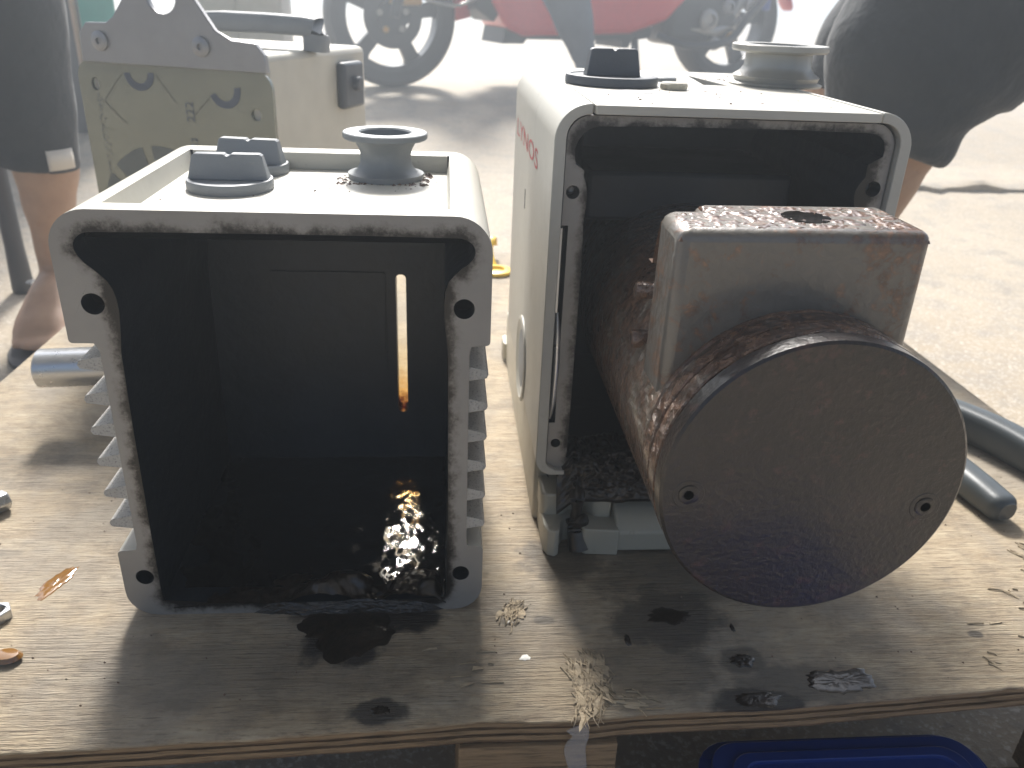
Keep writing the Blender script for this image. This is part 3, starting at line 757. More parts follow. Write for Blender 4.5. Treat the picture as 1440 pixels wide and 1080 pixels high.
    for (x, z) in ((.318, .423), (.647, .401)):
        b = B().lathe([(.0145, .8848), (.0140, .8832), (.012, .8826), (.0070, .8826), (.0070, .8842), (0, .8842)], (x, 0, z), 'y', 24)
        obj('cap_screw', b, M['disc'], h, sharp=30)
        obj('screw_washer', B().lathe([(.0215, .8848), (.0208, .8842), (.0145, .8842)], (x, 0, z), 'y', 28), M['disc'], h)
    b = B().plate([(.296, 1.0), (.636, 1.0), (.636, 1.15), (.352, 1.15), (.352, 1.105), (.296, 1.105)], [], 'z', .45, .745)
    b.xform(lambda x, y, z: (.4625+(x-.4625)*(1+.03*(.745-z)), y, z+.008*(x-.46)))
    vb = obj('valve_block', b, M['block'], t, bevel=.016, seg=4)
    def crust(x, y):
        e = min(x-.298, .634-x, y-1.003, 1.147-y)
        if x < .358 and y > 1.085: e = min(e, max(x-.354, 1.103-y))
        return .7452+.008*(x-.46)+(.0028*mnoise.noise((x*60, y*60, 0))+.0020*mnoise.noise((x*150, y*150, 3)))*min(1, max(0, e/.02)) - .016*max(0, 1-max(e, -.02)/.016)**2
    b = lumps((.298, .634), (1.003, 1.147), crust, 170, 72)
    b.f = [f for f in b.f if ((sum(b.v[i][0] for i in f)/4-.491)/.030)**2+((sum(b.v[i][1] for i in f)/4-1.075)/.022)**2 > 1]; b.mi = [0]*len(b.f)
    obj('oil_crust', b, M['crust'], vb, sharp=180)
    obj('bore_oil', B().lathe([(.0335, .7463), (0, .7456)], (.491, 1.075, 0), n=24), M['bore'], vb)
    for (x, y, z) in ((.300, 1.17, .606), (.297, 1.15, .535), (.640, 1.12, .575)):
        b = B().lathe([(.0, -.012), (.013, -.012), (.0155, -.008), (.0155, .0), (.012, .03)], (x, y, z), 'x', 6)
        obj('bolt', b, M['band'], h, bevel=.002)
    return t
vacuum_pump()

# ------------------------------------------------------------------ oil on the board
for (x, y, rx, ry, h, mt, lb, sd) in (
    (.505, 1.020, .022, .016, .005, 'sludge', 'small black oil drop in front of the round housing', 3),
    (.655, .970, .060, .028, .0024, 'puddle', 'large wet oil puddle with bright glints near the board edge', 5),
    (.500, .936, .042, .016, .003, 'sludge', 'flat black oil patch running to the board edge', 9),
    (-.097, .935, .016, .010, .002, 'sludge', 'dark oil spot on the shaded board before the finned case', 12),
    (.318, 1.075, .006, .014, .004, 'puddle', 'narrow glossy oil drop between the nail and the round housing', 15),
    (-.710, 1.255, .020, .042, .003, 'amber', 'amber oil smear on the bare board beside the finned case', 17),
    (.405, 1.135, .04, .022, .002, 'sludge', 'dull black oil stain under the round housing', 19),
    (.513, 1.10, .004, .011, .003, 'puddle', 'tiny oil streak below the round end plate', 23)):
    b = blob(x, y, rx, ry, h, 0, sd)
    if mt == 'amber':
        b.xform(lambda a, c, d: (a+(c-y)*.30, c, d))
    o = obj('oil_drop', b, M[mt], None, loc=(x, y, 0), sharp=180); tag(o, lb, 'oil')

# ------------------------------------------------------------------ odds and ends on the board
def pliers():
    t = thing('pliers', 'pliers with grey black rubber grips lying behind the round housing', 'pliers', (1.1, 1.9, 0))
    a = B().tube([(1.05, 2.03, .04), (1.11, 1.88, .042), (1.16, 1.72, .042), (1.19, 1.60, .040), (1.205, 1.50, .037), (1.215, 1.425, .034), (1.219, 1.402, .033)], [(.026, .022), (.030, .030), (.034, .034), (.036, .035), (.036, .034), (.034, .032), (.022, .02)], n=20, smooth=6, sq=.75)
    obj('handle_grip', a, M['grip'], t)
    c = B().tube([(1.12, 2.06, .04), (1.22, 1.96, .045), (1.32, 1.84, .05), (1.385, 1.72, .05), (1.43, 1.58, .048), (1.46, 1.44, .044), (1.463, 1.41, .043)], [(.026, .022), (.030, .032), (.035, .044), (.037, .046), (.037, .044), (.034, .038), (.022, .024)], n=20, smooth=6, sq=.6)
    obj('handle_grip', c, M['grip'], t)
    obj('jaw', B().tube([(1.06, 2.02, .04), (1.05, 2.12, .04), (1.03, 2.24, .04)], [(.03, .018), (.034, .018), (.010, .014)], n=12, smooth=4), M['steel'], t)
    obj('jaw', B().tube([(1.12, 2.05, .04), (1.07, 2.12, .04), (1.045, 2.24, .04)], [(.03, .018), (.03, .017), (.010, .014)], n=12, smooth=4), M['steel'], t)
    obj('pivot', B().lathe([(.024, .015), (.024, .062), (.020, .066), (0, .066)], (1.07, 2.085, 0), n=20), M['steel'], t)
pliers()
def small_bits():
    b = B().tube([(-.96, 1.43, .022), (-.905, 1.505, .022)], [.022, .022], n=6)
    tag(obj('steel_bar', b, M['steel'], None, loc=(-.93, 1.47, 0), bevel=.003), 'short bright steel bar beside the bare board edge', 'bar')
    t = thing('hex_nut', 'small shiny hex nut on the bare board near a brown pebble', 'nut', (-.765, 1.165, 0))
    obj('body', B().plate(circ(-.765, 1.165, .022, 6), [circ(-.765, 1.165, .011, 16)], 'z', .0, .018), M['steel'], t, bevel=.002)
    b = B().lathe([(0, -.001), (.012, .001), (.017, .007), (.013, .014), (0, .017)], (0, 0, 0), n=16)
    b.xform(lambda x, y, z: (-.704+x*1.5*(1+.2*mnoise.noise((x*90, y*90, 1))), 1.062+y, z))
    tag(obj('pebble', b, M['amber'], None, loc=(-.704, 1.062, 0)), 'small wet brown pebble on the bare board', 'pebble')
    t = thing('yellow_ring', 'yellow plastic ring with a strap lying behind the two pumps', 'plastic ring', (.235, 3.17, 0))
    b = B().lathe([(.055, .001), (.062, .004), (.062, .016), (.05, .02), (.036, .02), (.03, .008)], (.205, 3.16, 0), n=32)
    obj('ring', b, M['yellow'], t)
    obj('strap', B().tube([(.19, 3.21, .012), (.175, 3.28, .06), (.19, 3.34, .10), (.20, 3.40, .05)], [(.022, .004)]*4, n=10, smooth=5), M['yellow'], t)
    b = B(); r = random.Random(31)
    for k in range(240):
        x, y = r.uniform(-1.0, 1.4), r.uniform(.95, 1.7); s = r.uniform(.0006, .0028)
        if -.56 < x < .08 and 1.16 < y < 1.75: continue
        b.add([(x+s, y, 0), (x-s, y+s*.3, 0), (x, y+s, 0), (x+s*.2, y-s, 0), (x, y, s)], [(0, 2, 4), (2, 1, 4), (1, 3, 4), (3, 0, 4), (0, 3, 1, 2)])
    tag(obj('wood_crumbs', b, M['rust'], None, flat=True), 'scattered dark wood and rust crumbs on the board', 'crumbs', kind='stuff')
small_bits()

# ------------------------------------------------------------------ blue tub under the board edge
def tub():
    t = thing('plastic_tub', 'dark blue plastic tub on the floor under the board edge', 'tub', (.75, .95, -.5))
    o_ = rrect(.47, .975, .02, 1.045, .06, 6); i_ = rrect(.495, .95, .045, 1.02, .045, 6)
    obj('wall', B().plate(o_, [i_], 'z', -.49, -.25), M['bluep'], t)
    obj('rim', B().plate(rrect(.455, .99, .005, 1.06, .07, 6), [rrect(.49, .955, .04, 1.025, .05, 6)], 'z', -.25, -.235), M['bluep'], t, bevel=.005)
    obj('lid', B().plate(rrect(.475, .97, .025, 1.04, .055, 6), [], 'z', -.234, -.215), M['bluep'], t, bevel=.008)
    obj('lid_ridge', B().plate(rrect(.505, .94, .055, 1.01, .045, 6), [rrect(.525, .92, .075, .99, .035, 6)], 'z', -.216, -.207), M['bluep'], t, bevel=.003)
    obj('floor', B().plate(o_, [], 'z', -.5, -.49), M['bluep'], t)
tub()

# ------------------------------------------------------------------ pump with lifting plate behind the finned case
def rear_pump():
    rz = radians(-20)
    t = thing('vacuum_pump', 'beige pump with steel lifting plate and printed film standing behind the finned case', 'vacuum pump', (-.755, 2.49, 0), rz)
    W = .312
    # front plate
    o_ = rrect(-W, W, .06, .80, (.02, .02, .05, .05), 6)
    holes = [circ(-W+.055, .735, .013, 14, .018), circ(W-.055, .685, .016, 16), circ(W-.06, .52, .016, 16)]
    pl = obj('film_plate', B().plate(o_, holes, 'y', -.012, 0), M['film'], t, world=False, bevel=.003)
    br = [(-W+.04, .795), (W, .795), (W-.005, .84), (W-.03, .868), (W-.10, .872), (.165, .895), (.075, 1.02), (.045, 1.05), (-.02, 1.05), (-.06, 1.02), (-.15, .915), (-.175, .90), (-W+.07, .898), (-W+.045, .87)]
    br = [(x, z) for (x, z) in br]
    eye = circ(.012, .972, .044, 24)
    obj('lifting_bracket', B().plate(br, [eye], 'y', -.030, -.012), M['bracket'], t, world=False, bevel=.003)
    for x in (-.20, .12):
        b = B().lathe([(.026, -.030), (.026, -.036), (.018, -.040), (.008, -.040), (.008, -.034), (0, -.034)], (x, 0, .852), 'y', 24)
        obj('bracket_screw', b, M['bracket'], t, world=False)
    # print on the protective film
    def ring(x, z, r0, r1, a0, a1):
        b = B(); n_ = 20
        for k in range(n_+1):
            a = radians(a0+(a1-a0)*k/n_); b.v += [(x+r0*cos(a), -.0132, z+r0*sin(a)), (x+r1*cos(a), -.0132, z+r1*sin(a))]
        for k in range(n_): b.f.append([2*k, 2*k+1, 2*k+3, 2*k+2]); b.mi.append(0)
        return b
    obj('printed_ring', ring(-.105, .775, .030, .050, 185, 360), M['print'], pl, world=False, flat=True)
    obj('printed_ring', ring(.165, .745, .030, .050, 200, 370), M['print'], pl, world=False, flat=True)
    for (x0, z0, x1, z1) in ((-.17, .76, -.235, .69), (-.05, .77, .005, .70), (.115, .72, .055, .665), (-.235, .69, -.17, .63)):
        d = Vector((x1-x0, z1-z0)).normalized()*.0010
        obj('printed_line', B().add([(x0-d.y, -.0131, z0+d.x), (x0+d.y, -.0131, z0-d.x), (x1+d.y, -.0131, z1-d.x), (x1-d.y, -.0131, z1+d.x)], [(0, 1, 2, 3)]), M['line'], pl, world=False, flat=True)
    for (body, x, z, sz) in (('222', .060, .650, .038), ('22', .060, .580, .030)):
        tb = text_b(body, sz); tb.xform(lambda a, c, d: (x-c, -.0133, z+a)); obj('printed_number', tb, M['print'], pl, world=False, flat=True)
    # reflection of a fan wheel, painted as flat colour low on the film
    fan = obj('painted_fan_reflection', ring(-.075, .36, .0, .115, 0, 360), M['fanreflect'], pl, world=False, flat=True)
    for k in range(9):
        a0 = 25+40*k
        obj('painted_blade_reflection', ring(-.075, .36, .125, .215, a0, a0+31), M['fanreflect'], pl, world=False, flat=True)
    b = B(); r = random.Random(4)
    for k in range(26):
        z = .70-k*.013; x = -W+.062
        for q in range(3):
            a, c = x+r.uniform(-.010, .008), z+r.uniform(-.005, .005); L_, h_ = r.uniform(.003, .010), r.uniform(.0012, .0025)
            if r.random() < .5: L_, h_ = h_, L_*.8
            b.add([(a, -.0131, c), (a+L_, -.0131, c), (a+L_, -.0131, c+h_), (a, -.0131, c+h_)], [(0, 1, 2, 3)])
    obj('printed_strokes', b, M['print'], pl, world=False, flat=True)
    # body
    obj('body', B().box(-W+.03, W-.02, .001, .62, .05, .84), M['cream'], t, world=False, bevel=.02, seg=3)
    obj('foot', B().box(-W+.05, -W+.14, .02, .58, .0005, .06), M['blackplastic'], t, world=False, bevel=.006)
    obj('foot', B().box(W-.14, W-.05, .02, .58, .0005, .06), M['blackplastic'], t, world=False, bevel=.006)
    obj('top_handle', B().tube([(-.10, .25, .838), (-.10, .25, .90), (.27, .27, .905), (.30, .27, .885), (.30, .27, .838)], [(.035, .03), (.035, .03), (.035, .028), (.035, .03), (.035, .03)], n=16, sq=.5, smooth=3), M['knob'], t, world=False)
    sw = obj('switch_box', B().box(W-.021, W+.012, .40, .54, .66, .80), M['knob_d'], t, world=False, bevel=.012, seg=3)
    obj('switch_knob', B().lathe([(.022, .0), (.022, .018), (.018, .022), (0, .022)], (W+.012, .47, .735), 'x', 18), M['knob_d'], sw, world=False)
rear_pump()

# ------------------------------------------------------------------ far left: folding metal door leaves
def far_left():
    t = thing('folding_door', 'dark folding metal door leaves with tan edges behind the bare leg', 'door', (-3.3, 7.75, gz(7.7)))
    z0 = gz(7.7)-.02
    xs = [(-4.6, -3.42, 'doordark', 7.80), (-3.42, -3.05, 'doordark', 7.76), (-3.05, -2.86, 'doordark', 7.84)]
    for (a, b_, mt, y) in xs: obj('leaf', B().box(a+.006, b_-.03, y, y+.06, z0, 5.2), M[mt], t, bevel=.005)
    for (x, y, mt, w_) in ((-3.42, 7.74, 'doortan', .045), (-3.075, 7.70, 'doortan', .035), (-3.04, 7.78, 'cream', .03)):
        obj('edge_strip', B().box(x-w_, x, y, y+.05, z0, 5.2), M[mt], t, bevel=.005)
    t = thing('sheet_panel', 'teal green painted sheet standing behind the lifting plate', 'panel', (-2.88, 7.68, gz(7.68)))
    obj('sheet', B().box(-3.02, -2.74, 7.66, 7.70, gz(7.6), 3.2), M['teal'], t, bevel=.005)
    obj('base_rail', B().box(-3.04, -2.72, 7.64, 7.72, gz(7.6)-.04, gz(7.6)+.05), M['teal'], t)
    t = thing('storage_cabinet', 'cream metal cabinet behind the eye of the lifting plate', 'cabinet', (-2.0, 9.2, gz(9.2)))
    z0 = gz(9.2)
    obj('carcass', B().box(-2.55, -1.65, 9.2, 9.8, z0-.03, 3.4), M['cream'], t, bevel=.02)
    for x in (-2.53, -2.09): obj('door', B().box(x, x+.42, 9.185, 9.2, z0+.06, 3.3), M['cream'], t, bevel=.006)
    b = B().lathe([(.05, gz(4.3)), (.055, gz(4.3)+.02), (.045, gz(4.3)+.25), (.04, 1.2), (0, 1.2)], (-2.22, 4.3, 0), n=18)
    tag(obj('post', b, M['doordark'], None, loc=(-2.22, 4.3, gz(4.3))), 'dark round post beside the bare leg in black shorts', 'post')
far_left()

# ------------------------------------------------------------------ people (only their legs reach into the picture)
def remesh(o, size, smooth=2):
    md = o.modifiers.new('remesh', 'REMESH'); md.mode = 'VOXEL'; md.voxel_size = size*S; md.use_smooth_shade = True
    md = o.modifiers.new('sm', 'SMOOTH'); md.factor = .5; md.iterations = smooth
def foot(b, x, y, z, yaw, L=.70, w_=.13):
    """bare foot: heel at x,y, toes towards yaw"""
    d = Vector((cos(yaw), sin(yaw), 0)); s = Vector((-sin(yaw), cos(yaw), 0)); p = Vector((x, y, z))
    b.tube([p-d*.10+Vector((0, 0, .09)), p+Vector((0, 0, .12)), p+d*.2+Vector((0, 0, .12)), p+d*.40+Vector((0, 0, .075)), p+d*(L-.20)+Vector((0, 0, .05))], [(.07, .07), (.095, .115), (.10, .11), (.125, .07), (.12, .045)], n=16, smooth=5)
    for k in range(5):
        q = p+d*(L-.24)+s*(.095-.047*k); ln = (.17, .165, .15, .135, .11)[k]; r = (.036, .026, .025, .024, .022)[k]
        b.tube([q+Vector((0, 0, .045)), q+d*ln*.6+Vector((0, 0, .045)), q+d*ln+Vector((0, 0, .032))], [r, r*.95, r*.7], n=8, smooth=3)
def person_left():
    t = thing('person', 'person in black shorts with a white tag standing in sandals', 'person', (-1.95, 3.95, -.5))
    b = B()
    kx, ky = -1.80, 3.93
    b.tube([(-1.875, 3.96, -.40), (-1.87, 3.95, -.26), (-1.86, 3.945, -.10), (-1.835, 3.945, .08), (-1.815, 3.94, .25), (-1.80, 3.93, .55), (-1.80, 3.90, .78), (-1.83, 3.92, 1.2), (-1.90, 3.97, 1.75)], [(.085, .09), (.070, .078), (.078, .088), (.115, .125), (.140, .15), (.150, .155), (.160, .16), (.22, .22), (.26, .26)], n=20, smooth=5)
    foot(b, -1.88, 3.98, -.478, radians(-78))
    b.tube([(-2.62, 4.06, -.40), (-2.60, 4.05, -.26), (-2.59, 4.045, -.10), (-2.57, 4.045, .12), (-2.54, 4.04, .55), (-2.52, 4.0, .78), (-2.48, 4.0, 1.2), (-2.40, 4.0, 1.75)], [(.085, .09), (.070, .078), (.078, .088), (.125, .14), (.150, .155), (.160, .16), (.22, .22), (.26, .26)], n=20, smooth=5)
    foot(b, -2.62, 4.08, -.478, radians(-100))
    b.tube([(-2.15, 3.99, 1.55), (-2.15, 4.0, 1.9), (-2.15, 4.0, 2.3), (-2.15, 4.0, 2.75)], [(.40, .27), (.47, .31), (.42, .28), (.40, .26)], n=24, smooth=4)
    o = obj('body', b, M['skin'], t); remesh(o, .018)
    c = B()
    c.tube([(-1.86, 3.93, .232), (-1.855, 3.93, .30), (-1.86, 3.92, .55), (-1.875, 3.92, .95), (-1.92, 3.95, 1.35), (-1.97, 3.97, 1.8)], [(.185, .185), (.190, .19), (.222, .22), (.262, .26), (.33, .33), (.40, .38)], n=28, smooth=5)
    c.tube([(-2.55, 4.03, .232), (-2.55, 4.03, .30), (-2.53, 4.02, .55), (-2.50, 4.01, .95), (-2.44, 4.0, 1.35), (-2.36, 3.99, 1.8)], [(.195, .195), (.198, .20), (.22, .22), (.25, .25), (.29, .28), (.33, .31)], n=28, smooth=5)
    c.tube([(-2.15, 3.99, 1.50), (-2.15, 4.0, 1.9), (-2.15, 4.0, 2.3), (-2.15, 4.0, 2.6)], [(.46, .31), (.51, .34), (.46, .32), (.44, .30)], n=28, smooth=4)
    sh = obj('shorts', c, M['cloth'], t); remesh(sh, .018, 3)
    b = B().tube([(-1.76, 3.745, .290), (-1.715, 3.775, .288), (-1.69, 3.80, .284)], [(.042, .004)]*3, n=10, smooth=3, up=(0, 0, 1), sq=.5)
    b = B(); n_ = 8
    for k in range(n_+1):
        a = radians(-50+k*4.6); rr = .199; x, y = -1.858+rr*cos(a), 3.93+rr*sin(a)
        b.v += [(x, y, .238), (x-.002, y, .325)]
    for k in range(n_): b.f.append([2*k, 2*k+2, 2*k+3, 2*k+1]); b.mi.append(0)
    o = obj('hem_tag', b, M['tagcloth'], sh); md = o.modifiers.new('s', 'SOLIDIFY'); md.thickness = .004*S; md.offset = 1
    b = B().tube([(-1.875+.105*cos(radians(a)), 3.955+.115*sin(radians(a)), -.325-.03*sin(radians(a))) for a in range(0, 361, 20)], [(.030, .010)]*19, n=8)
    obj('ankle_strap', b, M['sandal'], t)
    obj('strap_buckle', B().tube([(-1.93, 3.845, -.30), (-1.90, 3.832, -.298), (-1.86, 3.83, -.30)], [(.022, .012)]*3, n=10), M['white'], t)
    for (x, y, yaw) in ((-1.88, 3.98, radians(-78)), (-2.62, 4.08, radians(-100))):
        d = Vector((cos(yaw), sin(yaw))); s = Vector((-d.y, d.x))
        pts = [(-.12, .0), (-.10, .085), (.1, .10), (.35, .14), (.58, .14), (.70, .08), (.73, 0), (.70, -.08), (.55, -.14), (.35, -.12), (.1, -.10), (-.10, -.085)]
        p = chaikin([(x+d.x*u+s.x*v, y+d.y*u+s.y*v) for (u, v) in pts], 2)
        so_ = obj('sandal', B().plate(p, [], 'z', -.4995, -.475), M['sandal'], t, bevel=.006)
        b = B(); n_ = 14
        for k in range(n_+1):
            a = pi*k/n_
            for u in (.16, .34):
                v_ = .137*cos(a); z = -.48+(.155 if u < .3 else .125)*sin(a)**.7
                b.v.append((x+d.x*u+s.x*v_, y+d.y*u+s.y*v_, z))
        for k in range(n_): b.f.append([2*k, 2*k+2, 2*k+3, 2*k+1]); b.mi.append(0)
        o = obj('strap', b, M['white'] if x > -2 else M['sandal'], so_); md = o.modifiers.new('s', 'SOLIDIFY'); md.thickness = .012*S; md.offset = 1
person_left()
def person_right():
    t = thing('person', 'person in loose dark shorts bending over behind the opened pump', 'person', (1.80, 3.2, -.5))
    b = B()
    b.tube([(1.58, 3.25, -.40), (1.58, 3.22, -.26), (1.585, 3.19, -.05), (1.60, 3.14, .12), (1.645, 3.07, .32), (1.69, 3.02, .50), (1.74, 3.02, .68), (1.85, 3.2, 1.05), (2.1, 3.5, 1.5)], [(.085, .09), (.07, .078), (.085, .09), (.115, .12), (.115, .12), (.12, .12), (.14, .14), (.20, .20), (.28, .28)], n=20, smooth=5)
    foot(b, 1.58, 3.27, -.478, radians(-95))
    b.tube([(1.62, 4.02, -.40), (1.62, 4.00, -.26), (1.63, 3.96, -.05), (1.66, 3.92, .15), (1.68, 3.85, .45), (1.78, 3.78, .72), (2.05, 3.75, 1.10), (2.38, 3.7, 1.5)], [(.085, .09), (.07, .078), (.09, .10), (.12, .13), (.125, .13), (.15, .15), (.20, .20), (.28, .28)], n=20, smooth=5)
    foot(b, 1.62, 4.04, -.478, radians(-80))
    b.tube([(2.40, 3.6, 1.35), (2.40, 3.65, 1.7), (2.35, 3.5, 2.1), (2.2, 3.3, 2.45)], [(.42, .30), (.47, .33), (.42, .30), (.40, .28)], n=24, smooth=4)
    o = obj('body', b, M['skin'], t); remesh(o, .018)
    c = B()
    c.tube([(1.668, 3.0, .535), (1.675, 3.0, .575), (1.663, 3.0, .685), (1.70, 3.01, .84), (1.84, 3.05, 1.06), (2.06, 3.2, 1.36), (2.3, 3.4, 1.68)], [(.165, .165), (.20, .19), (.29, .24), (.365, .28), (.41, .32), (.45, .36), (.48, .40)], n=40, smooth=5, up=(0, 1, 0))
    c.tube([(1.78, 3.80, .68), (1.80, 3.79, .74), (1.88, 3.78, .90), (2.05, 3.75, 1.10), (2.40, 3.70, 1.5)], [(.18, .19), (.19, .20), (.23, .23), (.28, .28), (.36, .35)], n=28, smooth=5, up=(0, 1, 0))
    c.tube([(2.38, 3.58, 1.42), (2.40, 3.62, 1.7), (2.35, 3.5, 2.1), (2.28, 3.4, 2.3)], [(.48, .34), (.52, .37), (.47, .34), (.45, .32)], n=28, smooth=4)
    sh = obj('shorts', c, M['cloth'], t); remesh(sh, .018, 3)
person_right()

# ------------------------------------------------------------------ red motor scooter with its rider
def scooter():
    ang = atan2(1.4, 4.38)
    t = thing('motorcycle', 'red motorcycle with black five spoke wheels parked out on the pavement', 'motorcycle', (-.63, 10.39, 0), rot=(0, -.013, ang))
    L = 4.60; R = .765
    def wheel(x, name, tw):
        prof = [(R-.17, -tw*.75), (R-.06, -tw), (R-.015, -tw*.7), (R, -tw*.25), (R, tw*.25), (R-.015, tw*.7), (R-.06, tw), (R-.17, tw*.75)]
        wl = obj(name, B().lathe([(R-.235, -tw*.72), (R-.165, -tw*.78), (R-.165, tw*.78), (R-.235, tw*.72)], (x, 0, R), 'y', 64, close=True), M['rim'], t, world=False)
        obj('tyre', B().lathe(prof, (x, 0, R), 'y', 64, close=True), M['rubber'], wl, world=False)
        for k in range(5):
            a = radians(-62+72*k)
            d = Vector((cos(a), 0, sin(a))); n_ = Vector((-sin(a), 0, cos(a)))
            p = [(.10, -.13), (.30, -.075), (.48, -.085), (.56, -.13), (.56, .13), (.48, .085), (.30, .075), (.10, .13)]
            b = B().plate([(u, v) for (u, v) in p], [], 'y', -.045, .045)
            b.xform(lambda u, y, v: (x+d.x*u+n_.x*v, y, R+d.z*u+n_.z*v))
            obj('spoke', b, M['rim'], wl, world=False)
        obj('hub', B().lathe([(.17, -.11), (.17, .11)], (x, 0, R), 'y', 28), M['rim'], wl, world=False)
        return wl
    w1 = wheel(0, 'front_wheel', .15); w2 = wheel(L, 'rear_wheel', .19)
    # front brake disc, caliper, fork
    obj('brake_disc', B().lathe([(.20, -.135), (.34, -.135), (.34, -.122), (.20, -.122)], (0, 0, R), 'y', 40, close=True), M['rim'], w1, world=False)
    for k in range(5):
        a = radians(20+72*k); obj('disc_bolt', B().lathe([(.035, -.15), (.035, -.13)], (.16*cos(a), 0, R+.16*sin(a)), 'y', 10), M['gold'] if k % 2 else M['engine'], w1, world=False)
    obj('brake_caliper', B().box(.10, .34, -.20, -.10, R+.12, R+.42), M['gold'], t, world=False, bevel=.04, seg=3)
    for s in (-1, 1): obj('fork_leg', B().tube([(0, s*.20, R), (.15, s*.20, R+.6), (.38, s*.20, R+1.5)], [.06, .07, .075], n=14), M['rim'], t, world=False)
    obj('front_fender', B().tube([(-.62, 0, R+.62), (-.35, 0, R+.84), (.05, 0, R+.90), (.45, 0, R+.76), (.74, 0, R+.40), (.86, 0, R-.02)], [(.15, .03), (.18, .03), (.19, .03), (.19, .03), (.18, .03), (.12, .02)], n=16, smooth=4), M['red'], t, world=False)
    # red lower fairing (closed body), black belly and floor
    def slab(name, pts, y0, y1, mt, bev=.05):
        return obj(name, B().plate(pts, [], 'y', y0, y1), M[mt], t, world=False, bevel=bev, seg=3)
    slab('lower_fairing', [(1.28, .66), (1.50, .58), (2.95, .62), (3.45, .78), (3.75, 1.05), (3.85, 1.6), (3.0, 1.75), (1.30, 1.75), (1.08, 1.45), (1.12, .95)], -.42, .42, 'red', .10)
    slab('belly_pan', [(1.25, .50), (1.52, .50), (1.56, .55), (2.85, .54), (2.85, .46), (2.95, .46), (2.98, .54), (3.25, .58), (3.28, .70), (1.30, .74)], -.36, .36, 'blackplastic', .02)
    slab('front_shield', [(.92, .88), (1.16, .72), (1.26, .9), (1.20, 1.5), (1.0, 2.2), (.86, 2.2), (.95, 1.5)], -.34, .34, 'blackplastic', .04)
    slab('leg_shield', [(.60, 1.5), (.86, 1.5), (.95, 2.6), (.75, 2.9), (.62, 2.4)], -.45, .45, 'red', .08)
    slab('seat', [(2.0, 2.25), (4.4, 2.35), (4.5, 2.55), (3.2, 2.48), (2.1, 2.45)], -.35, .35, 'blackplastic', .06)
    slab('tail', [(2.9, 1.75), (3.9, 1.6), (5.2, 1.55), (5.45, 1.45), (5.5, 1.75), (5.3, 2.3), (2.2, 2.26), (2.1, 1.75)], -.36, .36, 'red', .08)
    obj('rear_fender', B().tube([(4.9, 0, 1.7), (5.35, 0, 1.35), (5.55, 0, 1.02), (5.60, 0, .93)], [(.17, .03), (.17, .03), (.15, .03), (.10, .02)], n=12, smooth=4), M['red'], t, world=False)
    # engine and swing arm
    obj('engine', B().box(3.45, 4.55, -.40, .20, .50, 1.22), M['rim'], t, world=False, bevel=.12, seg=4)
    for (x, z, r, mt) in ((4.02, .80, .13, 'engine'), (4.30, .95, .09, 'bracket'), (4.40, .60, .07, 'gold'), (4.15, .52, .08, 'engine'), (4.62, .98, .08, 'engine')):
        obj('engine_cover', B().lathe([(r, -.44), (r*.95, -.49), (r*.6, -.51), (r*.55, -.47), (0, -.47)], (x, 0, z), 'y', 24), M[mt], t, world=False)
    obj('swing_arm', B().tube([(3.6, -.30, .70), (4.2, -.32, .66), (L, -.30, R)], [.09, .10, .09], n=12), M['engine'], t, world=False)
    obj('shock_absorber', B().tube([(4.45, -.34, .85), (4.75, -.34, 1.25), (4.95, -.34, 1.65)], [.07, .07, .06], n=12), M['engine'], t, world=False)
    obj('exhaust_pipe', B().tube([(3.3, -.42, .62), (3.7, -.50, .50), (4.3, -.52, .55), (4.6, -.50, .85), (5.0, -.5, 1.25)], [.04, .045, .05, .05, .045], n=16, smooth=4), M['rim'], t, world=False)
    obj('reflector', B().box(4.86, 4.99, -.42, -.38, .92, 1.18), M['bluep'], t, world=False, bevel=.02)
    obj('side_stand', B().tube([(3.05, -.30, .60), (3.02, -.46, .28), (3.0, -.58, .02)], [.05, .045, .06], n=10), M['blackplastic'], t, world=False)
    obj('brake_hose', B().tube([(.32, -.22, R+.20), (.75, -.30, R+.14), (1.2, -.3, R+.42), (1.4, -.3, R+.9)], [.018]*4, n=8, smooth=6), M['engine'], t, world=False)
    obj('handlebar', B().tube([(.55, -.75, 3.05), (.62, -.3, 3.1), (.62, .3, 3.1), (.55, .75, 3.05)], [.05]*4, n=10), M['blackplastic'], t, world=False)
    obj('steering_column', B().tube([(.40, 0, R+1.2), (.62, 0, 3.1)], [.12, .08], n=12), M['blackplastic'], t, world=False)
scooter()
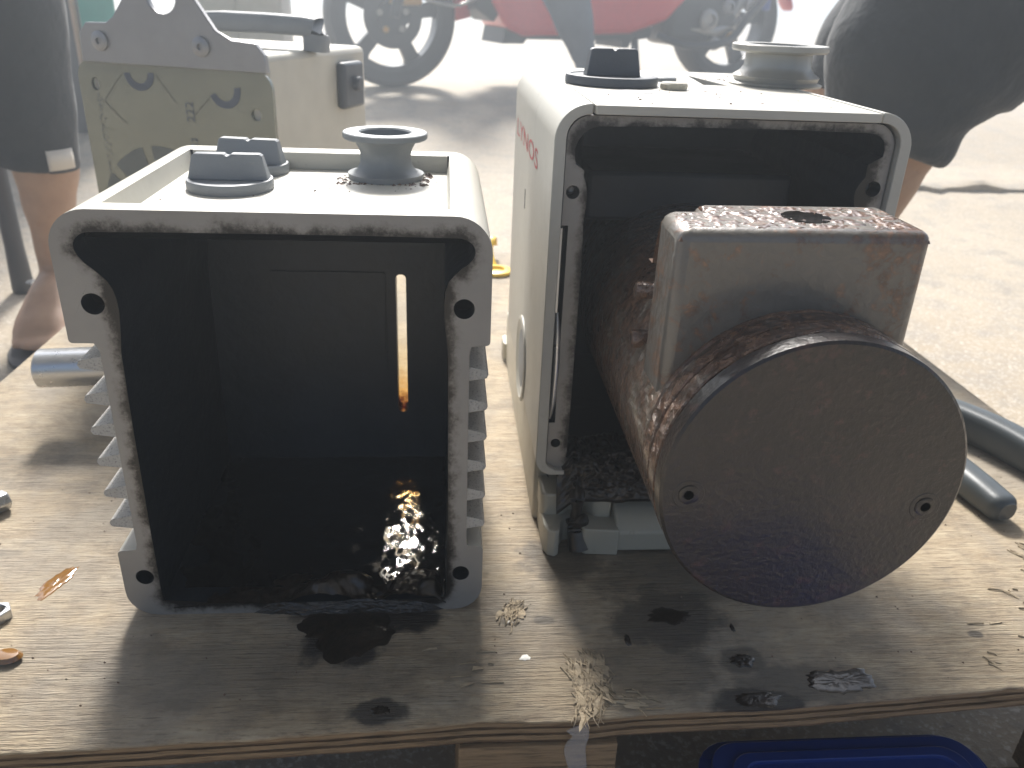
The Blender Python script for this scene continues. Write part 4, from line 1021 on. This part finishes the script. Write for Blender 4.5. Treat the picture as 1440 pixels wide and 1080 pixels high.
def rider():
    t = thing('person', 'person in grey jeans with one foot down beside the red motorcycle', 'person', (1.6, 9.2, gz(9.2)))
    b = B(); g = gz(9.0)
    b.tube([(1.46, 9.05, g+.25), (1.45, 9.06, g+.5), (1.41, 9.08, .55), (1.30, 9.12, .85), (1.18, 9.2, 1.2), (1.08, 9.35, 1.55), (1.35, 9.9, 1.95), (1.8, 10.6, 2.3)], [(.09, .10), (.10, .11), (.13, .14), (.20, .21), (.28, .27), (.30, .30), (.34, .33), (.40, .40)], n=24, smooth=5)
    b.tube([(1.8, 10.7, 2.2), (1.85, 10.9, 2.5), (1.85, 10.9, 3.0), (1.8, 10.8, 3.6)], [(.5, .4), (.55, .42), (.5, .38), (.5, .36)], n=24, smooth=4)
    b.tube([(1.9, 10.95, 2.35), (1.6, 11.4, 2.3), (1.3, 11.75, 2.1), (1.25, 11.8, 1.4), (1.25, 11.8, .9)], [(.38, .38), (.34, .34), (.3, .3), (.22, .22), (.15, .15)], n=20, smooth=4)
    o = obj('body', b, M['jeans'], t); remesh(o, .04)
    s = B().tube([(1.53, 9.28, g+.10), (1.51, 9.15, g+.14), (1.47, 8.95, g+.13), (1.42, 8.75, g+.09), (1.38, 8.60, g+.06)], [(.10, .10), (.13, .14), (.14, .13), (.15, .09), (.11, .06)], n=18, smooth=4)
    obj('shoe', s, M['blackplastic'], t)
rider()

# ------------------------------------------------------------------ thin air volume added to imitate veiling glare in the lens
def veil_haze():
    m = bpy.data.materials.new('veil_glare'); m.use_nodes = True; t = m.node_tree; t.nodes.clear()
    v = t.nodes.new('ShaderNodeVolumePrincipled'); o = t.nodes.new('ShaderNodeOutputMaterial')
    v.inputs['Color'].default_value = (.84, .92, 1.0, 1); v.inputs['Density'].default_value = VEIL; v.inputs['Anisotropy'].default_value = .55
    t.links.new(v.outputs[0], o.inputs['Volume'])
    h = obj('veil_haze', B().box(-1560, 1560, -60, 1560, -4, 12), m, flat=True); h['kind'] = 'stuff'
VEIL = .065
veil_haze()

scene.render.engine = 'CYCLES'
scene.cycles.use_denoising = True
scene.cycles.max_bounces = 8
scene.cycles.transparent_max_bounces = 12
